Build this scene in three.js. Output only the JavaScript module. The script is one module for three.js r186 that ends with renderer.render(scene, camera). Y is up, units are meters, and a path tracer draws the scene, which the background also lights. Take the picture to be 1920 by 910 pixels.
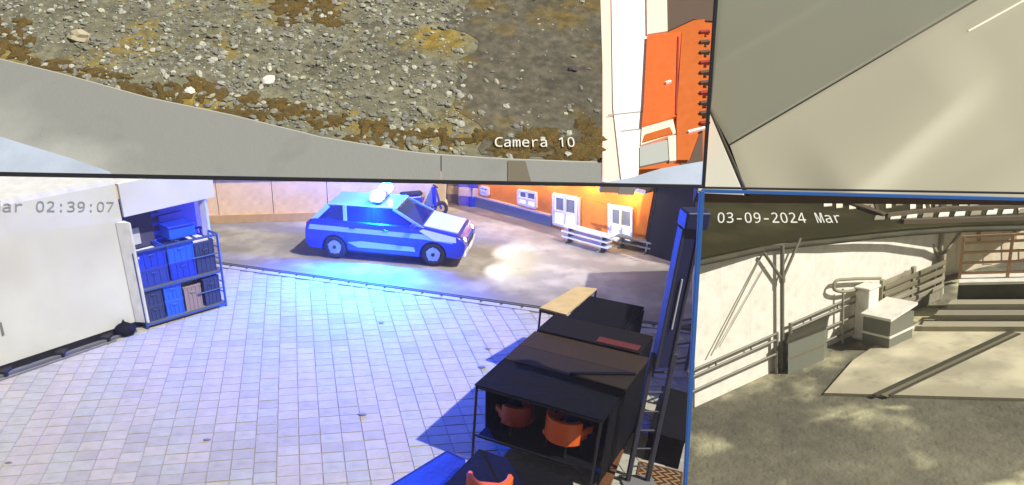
import * as THREE from 'three';
import { mergeGeometries } from 'three/addons/utils/BufferGeometryUtils.js';
import { RoundedBoxGeometry } from 'three/addons/geometries/RoundedBoxGeometry.js';
import { TextGeometry } from 'three/addons/geometries/TextGeometry.js';
import { FontLoader } from 'three/addons/loaders/FontLoader.js';

// ------------------------------------------------------------------ camera, sky, sun, exposure
const scene = new THREE.Scene();
const PX = 753, PY = 785, F = 1363, EYE = 6.6, PITCH = Math.atan(821 / 1363);
const camera = new THREE.PerspectiveCamera(2 * Math.atan(785 / F) * 180 / Math.PI, 2334 / 1570, 0.1, 600);
camera.position.set(0, EYE, 0);
camera.rotation.set(-PITCH, 0, 0);
camera.setViewOffset(2334, 1570, 1167 - PX, 0, 1920, 910);
camera.updateProjectionMatrix(); camera.updateMatrixWorld();

const SUN = new THREE.Vector3(0.49, 0.79, 0.36).normalize();
{ // even night-grey cloud lit from the town below, a little brighter toward the horizon
  const w = 64, h = 32, d = new Float32Array(w * h * 4);
  for (let j = 0; j < h; j++) for (let i = 0; i < w; i++) {
    const e = Math.abs((j + 0.5) / h - 0.5) * 2, k = 0.15 - 0.04 * e;
    d.set([k * 0.95, k * 0.98, k * 1.06, 1], (j * w + i) * 4);
  }
  const t = new THREE.DataTexture(d, w, h, THREE.RGBAFormat, THREE.FloatType);
  t.mapping = THREE.EquirectangularReflectionMapping; t.magFilter = THREE.LinearFilter; t.needsUpdate = true;
  scene.background = t; scene.environment = t;
}
const sun = new THREE.DirectionalLight(new THREE.Color(1, 0.97, 0.9), 3.6);
sun.position.copy(SUN).multiplyScalar(60).add(new THREE.Vector3(0, 0, -14)); sun.target.position.set(0, 0, -14);
sun.castShadow = true; sun.shadow.radius = 2; sun.shadow.mapSize.set(4096, 4096);
Object.assign(sun.shadow.camera, { left: -30, right: 30, top: 30, bottom: -30, near: 1, far: 150 });
scene.add(sun, sun.target);

const renderer = new THREE.WebGLRenderer({ antialias: true });
renderer.toneMapping = THREE.LinearToneMapping;
renderer.toneMappingExposure = 1.6;
renderer.shadowMap.enabled = true;

// ------------------------------------------------------------------ helpers
let seed = 7;
const rnd = () => { seed = (seed * 1664525 + 1013904223) >>> 0; return seed / 4294967296; };
const rr = (a, b) => a + (b - a) * rnd();
const V = (x, y, z) => new THREE.Vector3(x, y, z);
const CAM = camera.position.clone();
const SP = Math.sin(PITCH), CP = Math.cos(PITCH);
function ray(x, y) { const a = (x - PX) / F, b = (y - PY) / F; return V(a, -SP - b * CP, -CP + b * SP); }
function plane(P, n) { n = n.clone().normalize(); return (x, y, lift = 0) => { const d = ray(x, y); const t = (P.clone().addScaledVector(n, lift).sub(CAM).dot(n)) / d.dot(n); return CAM.clone().addScaledVector(d, t); }; }
const UP = V(0, 1, 0);
const G = plane(V(0, 0, 0), UP);                                    // the yard
function wallPlane(A, B, up = UP) { const n = B.clone().sub(A).cross(up).normalize(); const f = plane(A, n); f.n = n; return f; }
function heightAt(P, up, x, y) { // height above P whose picture row is y
  const side = V(1, 0, 0); const n = up.clone().cross(ray(x, y).cross(side).cross(up)).normalize();
  const r = ray(x, y), nn = r.clone().cross(side).normalize();
  return CAM.clone().sub(P).dot(nn) / up.dot(nn);
}
const used = {};
function numbered(n) { const k = used[n] = (used[n] ?? -1) + 1; return k ? `${n}_${String(k).padStart(3, '0')}` : n; }
function flags(o) { o.traverse(c => { if (c.isMesh) { c.castShadow = true; c.receiveShadow = true; } }); return o; }
function tag(o, label, category, group) { o.userData.label = label; o.userData.category = category; if (group) o.userData.group = group; return o; }
function thing(name, label, category, pos = V(0, 0, 0), turn = 0, group) {
  const o = new THREE.Group(); o.name = numbered(name); scene.add(o); o.position.copy(pos); o.rotation.y = turn;
  return tag(o, label, category, group);
}
function obj(name, geo, m, parent = scene, label) {
  if (Array.isArray(geo)) geo = mergeGeometries(geo.map(g => { g = g.index ? g.toNonIndexed() : g; for (const k of Object.keys(g.attributes)) if (!['position', 'normal', 'uv'].includes(k)) g.deleteAttribute(k); return g; }));
  const o = new THREE.Mesh(geo, m); o.name = parent === scene ? numbered(name) : name; parent.add(o);
  if (label) o.userData.label = label;
  return flags(o);
}
function struct(name, geo, m) { const o = obj(name, geo, m); o.userData.kind = 'structure'; return o; }
// polygon pts (planar) extruded by e; uv in metres
function prism(pts, e) {
  const n = new THREE.Vector3();
  for (let i = 0; i < pts.length; i++) n.add(pts[i].clone().cross(pts[(i + 1) % pts.length]));
  n.normalize();
  const u = pts[1].clone().sub(pts[0]).normalize(), w = n.clone().cross(u);
  const p2 = pts.map(p => new THREE.Vector2(p.clone().sub(pts[0]).dot(u), p.clone().sub(pts[0]).dot(w)));
  const tris = THREE.ShapeUtils.triangulateShape(p2, []);
  const pos = [], uv = [];
  const flip = n.dot(e) > 0;
  const add = (ps, us) => { ps.forEach(p => pos.push(p.x, p.y, p.z)); us.forEach(q => uv.push(q.x, q.y)); };
  const q = pts.map(p => p.clone().add(e));
  for (const [a, b, c] of tris) {
    const T = [a, b, c], R = [a, c, b];
    const cc = THREE.ShapeUtils.area(T.map(i => p2[i])) > 0;
    const o1 = cc === flip ? R : T, o2 = cc === flip ? T : R;
    add(o1.map(i => pts[i]), o1.map(i => p2[i])); add(o2.map(i => q[i]), o2.map(i => p2[i]));
  }
  const ccw = THREE.ShapeUtils.area(p2) > 0;
  let s = 0; const L = e.length();
  for (let i = 0; i < pts.length; i++) {
    const j = (i + 1) % pts.length, l = pts[i].distanceTo(pts[j]);
    const A = pts[i], B = pts[j], C = q[j], D = q[i];
    const ua = new THREE.Vector2(s, 0), ub = new THREE.Vector2(s + l, 0), uc = new THREE.Vector2(s + l, L), ud = new THREE.Vector2(s, L); s += l;
    if (ccw === flip) { add([A, B, C, A, C, D], [ua, ub, uc, ua, uc, ud]); } else { add([A, C, B, A, D, C], [ua, uc, ub, ua, ud, uc]); }
  }
  const g = new THREE.BufferGeometry();
  g.setAttribute('position', new THREE.Float32BufferAttribute(pos, 3)); g.setAttribute('uv', new THREE.Float32BufferAttribute(uv, 2));
  g.computeVertexNormals(); g.userData.world = true; return g;
}
function bar(a, b, w, h = w, up = UP) { // rectangular section between two points
  const d = b.clone().sub(a), L = d.length(); d.normalize();
  let s = d.clone().cross(up); if (s.lengthSq() < 1e-4) s = d.clone().cross(V(1, 0, 0)); s.normalize();
  const t = s.clone().cross(d).normalize();
  const g = new RoundedBoxGeometry(w, h, L, 1, Math.min(w, h) * 0.12);
  g.applyMatrix4(new THREE.Matrix4().makeBasis(s, t, d.clone().negate()).setPosition(a.clone().add(b).multiplyScalar(0.5)));
  g.userData.world = true; return g;
}
function rod(a, b, r, seg = 10) {
  const d = b.clone().sub(a), g = new THREE.CylinderGeometry(r, r, d.length(), seg);
  g.applyMatrix4(new THREE.Matrix4().compose(a.clone().add(b).multiplyScalar(0.5), new THREE.Quaternion().setFromUnitVectors(UP, d.normalize()), V(1, 1, 1)));
  g.userData.world = true; return g;
}
function box(w, h, d, x = 0, y = 0, z = 0, r = 0.01) { const g = new RoundedBoxGeometry(w, h, d, 2, Math.min(r, w / 2.1, h / 2.1, d / 2.1)); g.translate(x, y, z); return g; }
const mid = (a, b, t = 0.5) => a.clone().lerp(b, t);
const off = (p, ...ve) => { const q = p.clone(); for (let i = 0; i < ve.length; i += 2) q.addScaledVector(ve[i], ve[i + 1]); return q; };

// ------------------------------------------------------------------ procedural textures
const H = (x, y, s) => { let h = Math.imul(x | 0, 374761393) ^ Math.imul(y | 0, 668265263) ^ Math.imul(s | 0, 974711); h = Math.imul(h ^ (h >>> 13), 1274126177); return ((h ^ (h >>> 16)) >>> 0) / 4294967296; };
function vnoise(x, y, per, s) { const xi = Math.floor(x), yi = Math.floor(y), a = x - xi, b = y - yi, m = v => ((v % per) + per) % per; const f = a * a * (3 - 2 * a), g = b * b * (3 - 2 * b); const p = (i, j) => H(m(xi + i), m(yi + j), s); return (p(0, 0) * (1 - f) + p(1, 0) * f) * (1 - g) + (p(0, 1) * (1 - f) + p(1, 1) * f) * g; }
function fbm(u, v, per, oct, s) { let t = 0, a = 0.5, n = 0; for (let o = 0; o < oct; o++) { t += a * vnoise(u * per, v * per, per, s + o * 17); n += a; a *= 0.55; per *= 2; } return t / n; }
function dtex(n, fn, srgb = true, rep = 1) {
  const d = new Uint8Array(n * n * 4);
  for (let j = 0; j < n; j++) for (let i = 0; i < n; i++) { const c = fn(i / n, j / n); const k = (j * n + i) * 4; const a = Array.isArray(c) ? c : [c, c, c]; for (let q = 0; q < 3; q++) d[k + q] = Math.max(0, Math.min(255, a[q] * 255)); d[k + 3] = 255; }
  const t = new THREE.DataTexture(d, n, n); t.wrapS = t.wrapT = THREE.RepeatWrapping; t.magFilter = THREE.LinearFilter; t.minFilter = THREE.LinearMipmapLinearFilter; t.generateMipmaps = true;
  if (srgb) t.colorSpace = THREE.SRGBColorSpace; t.repeat.set(rep, rep); t.needsUpdate = true; return t;
}
const TX = {
  grain: dtex(512, (u, v) => 0.86 + 0.14 * fbm(u, v, 6, 6, 3) + (H(u * 512, v * 512, 9) - 0.5) * 0.07, true, 1),
  dirt: dtex(512, (u, v) => { const a = fbm(u, v, 3, 6, 21), b = fbm(u, v, 16, 3, 5); const s = Math.min(1, Math.max(0, (a - 0.42) * 4)); const k = 0.78 + 0.20 * s - 0.10 * (b > 0.62 ? b - 0.62 : 0) * 3; return [k, k * 0.985, k * 0.95]; }, true, 0.3),
  bump: dtex(512, (u, v) => fbm(u, v, 12, 5, 31), false, 1),
  fine: dtex(512, (u, v) => 0.5 * fbm(u, v, 48, 3, 41) + 0.5 * H(u * 512, v * 512, 4), false, 1),
  blotch: dtex(1024, (u, v) => { // ground with canopy shade and pale dappled light painted into its colour
    const a = fbm(u, v, 4, 6, 51), b = fbm(u + 0.15 * fbm(u, v, 4, 3, 77), v, 6, 4, 61), c = fbm(u, v, 30, 3, 5);
    const pale = Math.min(1, Math.max(0, (b - 0.52) * 5)) * Math.min(1, Math.max(0, (a - 0.36) * 5));
    const k = 0.30 + 0.22 * a + 0.42 * pale + (c - 0.5) * 0.1; return [k, k * (0.985 + 0.01 * pale), k * (0.90 - 0.05 * pale)]; }, true, 0.16),
  wood: dtex(512, (u, v) => { const g = fbm(u, v * 0.999, 4, 3, 71), l = Math.sin((v * 24 + g * 6) * 6.2832) * 0.5 + 0.5; const k = 0.6 + 0.25 * l * g + 0.2 * fbm(u, v, 32, 2, 8); return [k, k * 0.86, k * 0.7]; }, true, 0.7),
  soft: dtex(256, (u, v) => { const a = fbm(u, v, 3, 4, 121), k = .90 + .10 * a; return [k, k * (.985 + .02 * a), k * (.97 + .03 * a)]; }, true, .35),
  tarp: dtex(512, (u, v) => fbm(u, v, 5, 4, 81) * 0.8 + 0.2 * fbm(u, v, 40, 2, 7), false, 0.6),
  gravel: dtex(512, (u, v) => { const a = fbm(u, v, 3, 5, 91), b = fbm(u, v, 40, 3, 13); const k = 0.38 + 0.16 * a + 0.28 * (b - 0.4); const br = Math.max(0, fbm(u, v, 4, 4, 15) - 0.52) * 2; return [k * (1 + br * 0.5), k * (0.97 + br * 0.1), k * (0.84 - br)]; }, true, 0.8),
};
function mat(c, rough = 0.8, o = {}) {
  const m = new THREE.MeshStandardMaterial({ color: Array.isArray(c) ? new THREE.Color().setRGB(...c) : new THREE.Color(c), roughness: rough, ...o });
  return m;
}
const M = {
  pave: [[.445, .40, .335], [.42, .405, .335], [.45, .415, .34], [.41, .40, .33], [.445, .405, .32], [.38, .355, .30]].map(c => mat(c, .85, { map: TX.grain, bumpMap: TX.bump, bumpScale: .004 })),
  bed: mat([.33, .305, .28], .95, { map: TX.grain }),
  asphalt: mat([.36, .335, .30], .8, { map: TX.dirt, bumpMap: TX.fine, bumpScale: .003 }),
  earth: mat([.16, .15, .13], .95, { map: TX.dirt }),
  iron: mat([.15, .145, .14], .7),
  black: new THREE.MeshPhysicalMaterial({ color: new THREE.Color().setRGB(.004, .004, .007), roughness: .8, specularIntensity: .25, bumpMap: TX.tarp, bumpScale: .012 }),
  blackMetal: mat([.02, .02, .025], .45, { metalness: .5 }),
  white: mat([.60, .61, .57], .65, { map: TX.soft, bumpMap: TX.tarp, bumpScale: .003 }),
  whiteSmooth: mat([.80, .80, .78], .5, { map: TX.grain }),
  greyW: mat([.45, .46, .5], .6),
  purple: mat([.14, .12, .32], .7), purpleDark: mat([.05, .05, .12], .7),
  blueP: mat([.006, .035, .55], .45, { bumpMap: TX.bump, bumpScale: .003 }), blueP2: mat([.015, .04, .36], .5), blueP3: mat([.012, .10, .75], .45),
  steelBlue: mat([.05, .10, .30], .4, { metalness: .4 }),
  navy: mat([.02, .035, .13], .55), greyCrate: mat([.10, .11, .15], .6), tanCrate: mat([.26, .2, .2], .7),
  carBlue: new THREE.MeshPhysicalMaterial({ color: new THREE.Color().setRGB(.003, .014, .36), roughness: .35, clearcoat: 1, clearcoatRoughness: .08 }),
  carPale: new THREE.MeshPhysicalMaterial({ color: new THREE.Color().setRGB(.30, .52, .80), roughness: .35, clearcoat: 1, clearcoatRoughness: .08 }),
  carWhite: new THREE.MeshPhysicalMaterial({ color: new THREE.Color().setRGB(.72, .78, .84), roughness: .3, clearcoat: 1 }),
  glassDark: new THREE.MeshPhysicalMaterial({ color: new THREE.Color().setRGB(.006, .02, .13), roughness: .1, clearcoat: 1 }),
  rubber: mat([.015, .015, .017], .85), alloy: mat([.45, .46, .48], .35, { metalness: .8 }),
  orangeWall: mat([.86, .25, .004], .8, { map: TX.grain }),
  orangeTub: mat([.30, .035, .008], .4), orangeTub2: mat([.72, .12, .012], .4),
  plinth: mat([.30, .34, .26], .8, { map: TX.dirt }),
  cream: mat([.72, .58, .36], .7, { map: TX.grain }), peach: mat([.94, .62, .22], .8, { map: TX.grain }), tan: mat([.66, .48, .24], .7, { map: TX.grain }),
  ply: mat([.024, .015, .010], .7, { map: TX.wood }), ply2: mat([.045, .028, .013], .7, { map: TX.wood }), plank: mat([.22, .12, .05], .6, { map: TX.wood }),
  mast: mat([.03, .03, .05], .5), mastHead: mat([.012, .014, .07], .5),
  rail: mat([.10, .10, .13], .4, { metalness: .5 }),
  bezel: mat([.018, .018, .025], .5), bezelBlue: mat([.03, .13, .42], .5),
  letterDark: mat([.22, .235, .21], .8), letterPale: mat([.62, .61, .54], .8), letterBrown: mat([.30, .03, .02], .8),
};

// ------------------------------------------------------------------ the yard on the left-hand lower screen
const D0 = G(1313, 400), D1 = G(1285, 910), dDir = D0.clone().sub(D1).normalize();   // edge of the yard, where the ground folds upward
const edgeAt = z => { const t = (z - D1.z) / dDir.z; return V(D1.x + dDir.x * t, 0, z); };
const C0 = G(430, 500), C1 = G(1010, 581), cDir = C1.clone().sub(C0).normalize();       // drain channel
const chanZ = x => C0.z + (x - C0.x) * cDir.z / cDir.x;
const xEdge = (() => { let x = 8; for (let i = 0; i < 40; i++) { const e = edgeAt(chanZ(x)); x = e.x; } return x; })();
const court = new THREE.Group(); court.name = 'courtyard'; court.userData.kind = 'structure'; scene.add(court);
const down = V(0, -0.25, 0);
obj('paving_bed', prism([V(-40, -.012, 8), V(edgeAt(8).x, -.012, 8), V(xEdge, -.012, chanZ(xEdge)), V(-40, -.012, chanZ(-40))], down), M.bed, court);
struct('road', prism([V(-60, -.004, chanZ(-60) - .26), V(xEdge + .1, -.004, chanZ(xEdge + .1) - .26), V(edgeAt(-120).x, -.004, -120), V(-60, -.004, -120)], down), M.asphalt);
{ // paving stones in straight columns, pinkish and greenish in pairs
  const a = 0.132, ux = V(.9913, 0, -a), vx = V(-a, 0, -.9913), o = V(-.96, 0, -8.6), W = .36, Lh = .288;
  const stone = (w, h) => { const g = new THREE.BoxGeometry(w, .05, h, 1, 1, 1); g.translate(0, -.025, 0); const p = g.attributes.position; for (let i = 0; i < p.count; i++) if (p.getY(i) > -.01) p.setXYZ(i, p.getX(i) * (1 - .010 / w), p.getY(i), p.getZ(i) * (1 - .010 / h)); const q = g.attributes.uv; const dx = rnd(), dy = rnd(); for (let i = 0; i < q.count; i++) q.setXY(i, q.getX(i) * .36 + dx, q.getY(i) * .29 + dy); g.computeVertexNormals(); return g; };
  const variants = [0, 1, 2, 3, 4, 5].map(() => stone(W - .010, Lh - .010));
  const cells = [];
  for (let i = -30; i < 26; i++) for (let j = -4; j < 46; j++) {
    const jj = j + ((i & 1) ? .5 : 0) * (i % 3 === 0 ? 1 : 0);
    const p = off(o, ux, i * W, vx, jj * Lh);
    if (p.z < chanZ(p.x) + .16 || p.x > edgeAt(p.z).x - .2) continue;
    const q = p.clone().project(camera);
    const X = (q.x + 1) * 960, Y = (1 - q.y) * 455;
    const seen = X > -20 && X < 1310 && Y < 930 && !(X < 270 && Y < 700 - X * .36) && !(X > 900 && Y > 700 - (X - 900) * .5 && X > 900);
    cells.push({ p, i, j, d: p.distanceTo(CAM), seen });
  }
  cells.sort((x, y) => (y.seen - x.seen) || (x.d - y.d));
  const q0 = new THREE.Quaternion().setFromAxisAngle(UP, Math.atan2(a, .9913));
  const tone = c => { const pair = ((c.i >> 1) & 1); const r = rnd(); if (vnoise(c.i * .16 + 40, c.j * .14 + 40, 256, 9) > .68 && r < .55) return 5; return r < .06 ? 5 : r < .5 ? (pair ? 0 : 1) : r < .8 ? (pair ? 2 : 3) : r < .9 ? 4 : (pair ? 0 : 3); };
  const rest = cells.slice(300);
  cells.slice(0, 300).forEach(c => {
    const m = new THREE.Mesh(variants[(rnd() * 6) | 0], M.pave[tone(c)]); m.name = 'paving_stone';
    m.position.copy(c.p); m.position.y = rr(-.004, .003); m.quaternion.copy(q0); m.rotateX(rr(-.006, .006)); m.rotateZ(rr(-.006, .006)); court.add(flags(m));
  });
  for (let k = 0; k < 2; k++) {
    const part = rest.filter((_, n) => n % 2 === k);
    const im = new THREE.InstancedMesh(variants[k], mat([1, 1, 1], .85, { map: TX.grain, bumpMap: TX.bump, bumpScale: .004 }), part.length); im.name = 'paving_field'; im.userData.kind = 'stuff';
    part.forEach((c, n) => { im.setMatrixAt(n, new THREE.Matrix4().compose(V(c.p.x, rr(-.004, .003), c.p.z), q0, V(1, 1, 1))); im.setColorAt(n, M.pave[tone(c)].color.clone().multiplyScalar(rr(.94, 1.04))); });
    court.add(flags(im));
  }
}
{ // drain channel with slotted covers
  const t = thing('drain_channel', 'straight slotted drain channel crossing the yard between paving and road', 'drain');
  const nrm = V(-cDir.z, 0, cDir.x), A = off(C0, cDir, -6), L = A.distanceTo(V(xEdge, 0, chanZ(xEdge)));
  obj('channel_bed', prism([off(A, nrm, -.12, UP, -.05), off(A, nrm, .14, UP, -.05), off(A, cDir, L, nrm, .14, UP, -.05), off(A, cDir, L, nrm, -.12, UP, -.05)], V(0, -.1, 0)), M.iron, t);
  for (const s of [-.13, .15]) obj('edge_rail', bar(off(A, nrm, s, UP, -.01), off(A, nrm, s, cDir, L, UP, -.01), .03, .04), M.iron, t);
  for (let k = 0; k < L / .5; k++) if (k * .5 + .47 < L) obj('drain_cover', bar(off(A, nrm, .01, cDir, k * .5 + .03, UP, -.02), off(A, nrm, .01, cDir, k * .5 + .47, UP, -.02), .17, .03), M.pave[1], t);
}

// white kiosk on the left
const K0 = G(0, 702), K1 = G(268, 612), kDir = K1.clone().sub(K0).setY(0).normalize(), kIn = V(kDir.z, 0, -kDir.x);   // kIn points into the kiosk
if (kIn.x > 0) kIn.negate();
const KW = wallPlane(K0, K1); const kOut = kIn.clone().negate();
const KE = off(K1, kDir, 2.0), KS = off(K0, kDir, -4.0);
const KWx = wallPlane(off(K0, kOut, .012), off(K1, kOut, .012));
{
  const t = thing('kiosk', 'white walled market kiosk with roof overhang on the left of the paved yard', 'kiosk');
  const hB = .16, hT = 3.1;
  const TL = KW(228, 410), hCorner = 2.42;
  obj('wall', prism([off(KS, UP, hB), off(K1, UP, hB), off(K1, UP, hT), off(KS, UP, hT)], kIn.clone().multiplyScalar(.08)), M.white, t);
  obj('corner_flap', prism([off(K1, UP, hB, kDir, -.16, kOut, .02), off(K1, UP, hB, kOut, .26), off(K1, UP, hB, kOut, .28, kDir, .03), off(K1, UP, hB, kDir, .03, kOut, .02)], UP.clone().multiplyScalar(2.2)), M.whiteSmooth, t);
  obj('counter_wall', prism([off(K1, UP, hB, kDir, .04), off(KE, UP, hB), off(KE, UP, 1.55), off(K1, UP, 1.55, kDir, .04)], kIn.clone().multiplyScalar(.08)), M.white, t);
  obj('counter', prism([off(K1, UP, 1.55, kDir, .06, kOut, .18), off(KE, UP, 1.55, kOut, .18), off(KE, UP, 1.55, kIn, .3), off(K1, UP, 1.55, kDir, .06, kIn, .3)], V(0, .05, 0)), M.whiteSmooth, t);
  obj('fascia', prism([off(K1, UP, 2.44, kDir, .03, kOut, .0), off(KE, UP, 2.44, kOut, .0, kDir, .25), off(KE, UP, hT, kOut, .0, kDir, .25), off(K1, UP, hT, kDir, .03, kOut, .0)], kOut.clone().multiplyScalar(.07)), M.white, t);
  obj('end_post', bar(off(KE, UP, 1.6, kIn, .06), off(KE, UP, 2.5, kIn, .06), .16), M.greyW, t);
  obj('back_panel', prism([off(K1, UP, 1.0, kIn, .7), off(KE, UP, 1.0, kIn, .7, kDir, .5), off(KE, UP, 2.6, kIn, .7, kDir, .5), off(K1, UP, 2.6, kIn, .7)], kIn.clone().multiplyScalar(.05)), M.purple, t);
  obj('dark_shelf', prism([off(K1, UP, 1.6, kIn, .35, kDir, .1), off(K1, UP, 1.6, kIn, .35, kDir, .85), off(K1, UP, 2.5, kIn, .35, kDir, .85), off(K1, UP, 2.5, kIn, .35, kDir, .1)], kIn.clone().multiplyScalar(.1)), M.purpleDark, t);
  obj('notice_board', prism([off(K1, UP, 1.7, kIn, .32, kDir, .12), off(K1, UP, 1.7, kIn, .32, kDir, .5), off(K1, UP, 2.05, kIn, .32, kDir, .5), off(K1, UP, 2.05, kIn, .32, kDir, .12)], kIn.clone().multiplyScalar(.02)), M.greyW, t);
  for (let i = 0; i < 3; i++) obj('paper_sheet', prism([off(K1, UP, 1.75 + .2 * i, kIn, .66, kDir, 1.2), off(K1, UP, 1.75 + .2 * i, kIn, .66, kDir, 1.85), off(K1, UP, 1.88 + .2 * i, kIn, .66, kDir, 1.85), off(K1, UP, 1.88 + .2 * i, kIn, .66, kDir, 1.2)], kIn.clone().multiplyScalar(.02)), i ? M.purple : M.greyW, t);
  obj('roof', prism([off(KS, UP, hT), off(KE, UP, hT, kDir, .25), off(KE, UP, hT, kDir, .25, kIn, 3), off(KS, UP, hT, kIn, 3)], V(0, .1, 0)), M.whiteSmooth, t);
  obj('base_beam', bar(off(KS, kIn, .06, UP, .08), off(KE, kIn, .06, UP, .08), .10, .15), M.blackMetal, t);
  obj('floor_rail', bar(off(KS, kOut, .16, UP, .035), off(K1, kOut, .16, kDir, -.25, UP, .035), .07, .06), M.greyCrate, t);
  obj('floor_rail', bar(off(KS, kOut, .32, UP, .02), off(K1, kOut, .28, kDir, -.8, UP, .02), .03, .03), M.iron, t);
  for (const s of [3.05, 1.9, .9]) obj('foot', box(.2, .12, .26, ...off(K1, kDir, -s, kOut, .08, UP, .06).toArray()), M.blackMetal, t);
  // black stroke of a letter at the left edge, and dark figures on the wall
  const A = KWx(-12, 632), Bq = KWx(8, 630);
  obj('letter_stroke', prism([KWx(-2, 606), KWx(2, 604), KWx(8, 628), KWx(3, 630)], kOut.clone().multiplyScalar(.006)), M.iron, t);
}
{ // black weight sack at the kiosk corner
  const p = G(236, 628); const t = thing('weight_sack', 'small black weight sack on the ground at the kiosk corner', 'sack', p);
  const g = new THREE.SphereGeometry(.2, 18, 12); const q = g.attributes.position; for (let i = 0; i < q.count; i++) { const k = 1 + .22 * (vnoise(q.getX(i) * 9 + 20, q.getZ(i) * 9 + 20 + q.getY(i) * 7, 64, 5) - .5); q.setXYZ(i, q.getX(i) * k * 1.15, Math.max(q.getY(i) * .75 * k, -.13), q.getZ(i) * k); } g.translate(0, .13, 0); g.computeVertexNormals();
  obj('sack_body', g, M.black, t); obj('tied_neck', new THREE.ConeGeometry(.07, .14, 10).translate(0, .3, 0), M.black, t);
}

// crate rack
const R0 = G(277, 617), R1 = G(424, 574), rDir = R1.clone().sub(R0).normalize(), rIn = V(rDir.z, 0, -rDir.x); if (rIn.z > 0) rIn.negate();
const rackTurn = Math.atan2(-rDir.z, rDir.x), rackW = R0.distanceTo(R1), rackH = 1.72, rackD = .75;
{
  const t = thing('crate_rack', 'blue steel rack with open frame and two tiers beside the white kiosk', 'rack');
  const P = (s, h, d) => off(R0, rDir, s * rackW, UP, h, rIn, d * rackD);
  for (const s of [0, 1]) for (const d of [0, 1]) obj('post', bar(P(s, 0, d), P(s, rackH, d), .05), M.steelBlue, t);
  for (const h of [.08, .86, rackH]) { for (const d of [0, 1]) obj('rail', bar(P(0, h, d), P(1, h, d), .045), M.steelBlue, t); for (const s of [0, 1]) obj('rail', bar(P(s, h, 0), P(s, h, 1), .045), M.steelBlue, t); }
  for (const h of [.10, .88]) obj('shelf', prism([P(.01, h, .02), P(.99, h, .02), P(.99, h, .98), P(.01, h, .98)], V(0, .02, 0)), M.iron, t);
  for (const h of [.35, .6, 1.15, 1.42]) obj('side_bar', rod(P(1, h, 0), P(1, h, 1), .014), M.steelBlue, t);
  for (const h of [.47, 1.3]) obj('guard_bar', rod(P(.66, h, 0), P(1, h, 0), .016), M.steelBlue, t);
}
function crateGeo(w, h, d) { // walls of ribs and a rim, open top
  const parts = { shell: [], rim: [], rib: [] };
  parts.shell.push(box(w, .02, d, 0, .01, 0, .004));
  for (const s of [-1, 1]) { parts.shell.push(box(.018, h - .04, d - .02, s * (w / 2 - .02), h / 2, 0, .003)); parts.shell.push(box(w - .02, h - .04, .018, 0, h / 2, s * (d / 2 - .02), .003)); parts.rim.push(box(.035, .05, d, s * (w / 2 - .0175), h - .025, 0, .008)); parts.rim.push(box(w - .075, .05, .035, 0, h - .025, s * (d / 2 - .0175), .008)); }
  for (let i = -2; i <= 2; i++) for (const s of [-1, 1]) parts.rib.push(box(.03, h - .08, .03, i * w * .22, h / 2 - .01, s * (d / 2 - .012), .006));
  return parts;
}
function crate(label, s, y, d, w, h, dp, m, group = 'crates in the blue rack') {
  const t = thing('plastic_crate', label, 'crate', off(R0, rDir, s, UP, y, rIn, d), rackTurn, group);
  const g = crateGeo(w, h, dp); obj('crate_shell', g.shell, m, t); obj('rim', g.rim, m, t); obj('rib', g.rib, m, t);
  obj('handle', box(.13, .04, .03, 0, h * .74, dp / 2 + .004, .01), m === M.blueP ? M.blueP2 : m, t);
  return t;
}
{
  const w = .60, mS = [.36, .99, 1.5];
  crate('dark blue crate at the upper tier left, lower of two', .38, .90, .36, .68, .39, .66, M.blueP2);
  crate('bright blue crate at the upper tier left, stacked on a darker one', .38, 1.295, .36, .68, .39, .66, M.blueP);
  crate('blue crate in the middle of the upper tier, lower of two', 1.07, .90, .36, .64, .39, .66, M.blueP);
  crate('pale blue crate in the middle of the upper tier, upper of two', 1.07, 1.295, .36, .64, .39, .66, M.blueP3);
  crate('navy crate at the right end of the upper tier', rackW - .33, .90, .36, .5, .72, .66, M.navy);
  crate('navy crate at the lower tier left, lower of two', .27, .12, .36, .42, .34, .66, M.navy);
  crate('navy crate at the lower tier left, upper of two', .27, .465, .36, .42, .34, .66, M.navy);
  crate('bright blue crate on the lower tier, bottom of its pair', .73, .12, .36, .44, .35, .66, M.blueP3);
  crate('bright blue crate on the lower tier, top of its pair', .73, .475, .36, .44, .35, .66, M.blueP3);
  crate('brownish crate on the lower tier right of the blue pair', 1.2, .12, .36, .44, .58, .66, M.tanCrate);
  crate('navy crate at the right end of the lower tier', rackW - .28, .12, .36, .42, .66, .66, M.navy);
  const b = thing('storage_box', 'bright blue lidded box lying on top of the crate rack', 'box', off(R0, rDir, rackW * .62, UP, rackH + .023, rIn, .36), rackTurn);
  for (const s of [-1, 1]) obj('support_slat', box(.06, .02, rackD + .02, s * .2, .01, 0, .004), M.steelBlue, b);
  obj('box_body', box(.62, .24, .46, 0, .14, 0, .03), M.blueP3, b); obj('lid', box(.66, .05, .5, 0, .285, 0, .015), M.blueP, b);
}

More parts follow.
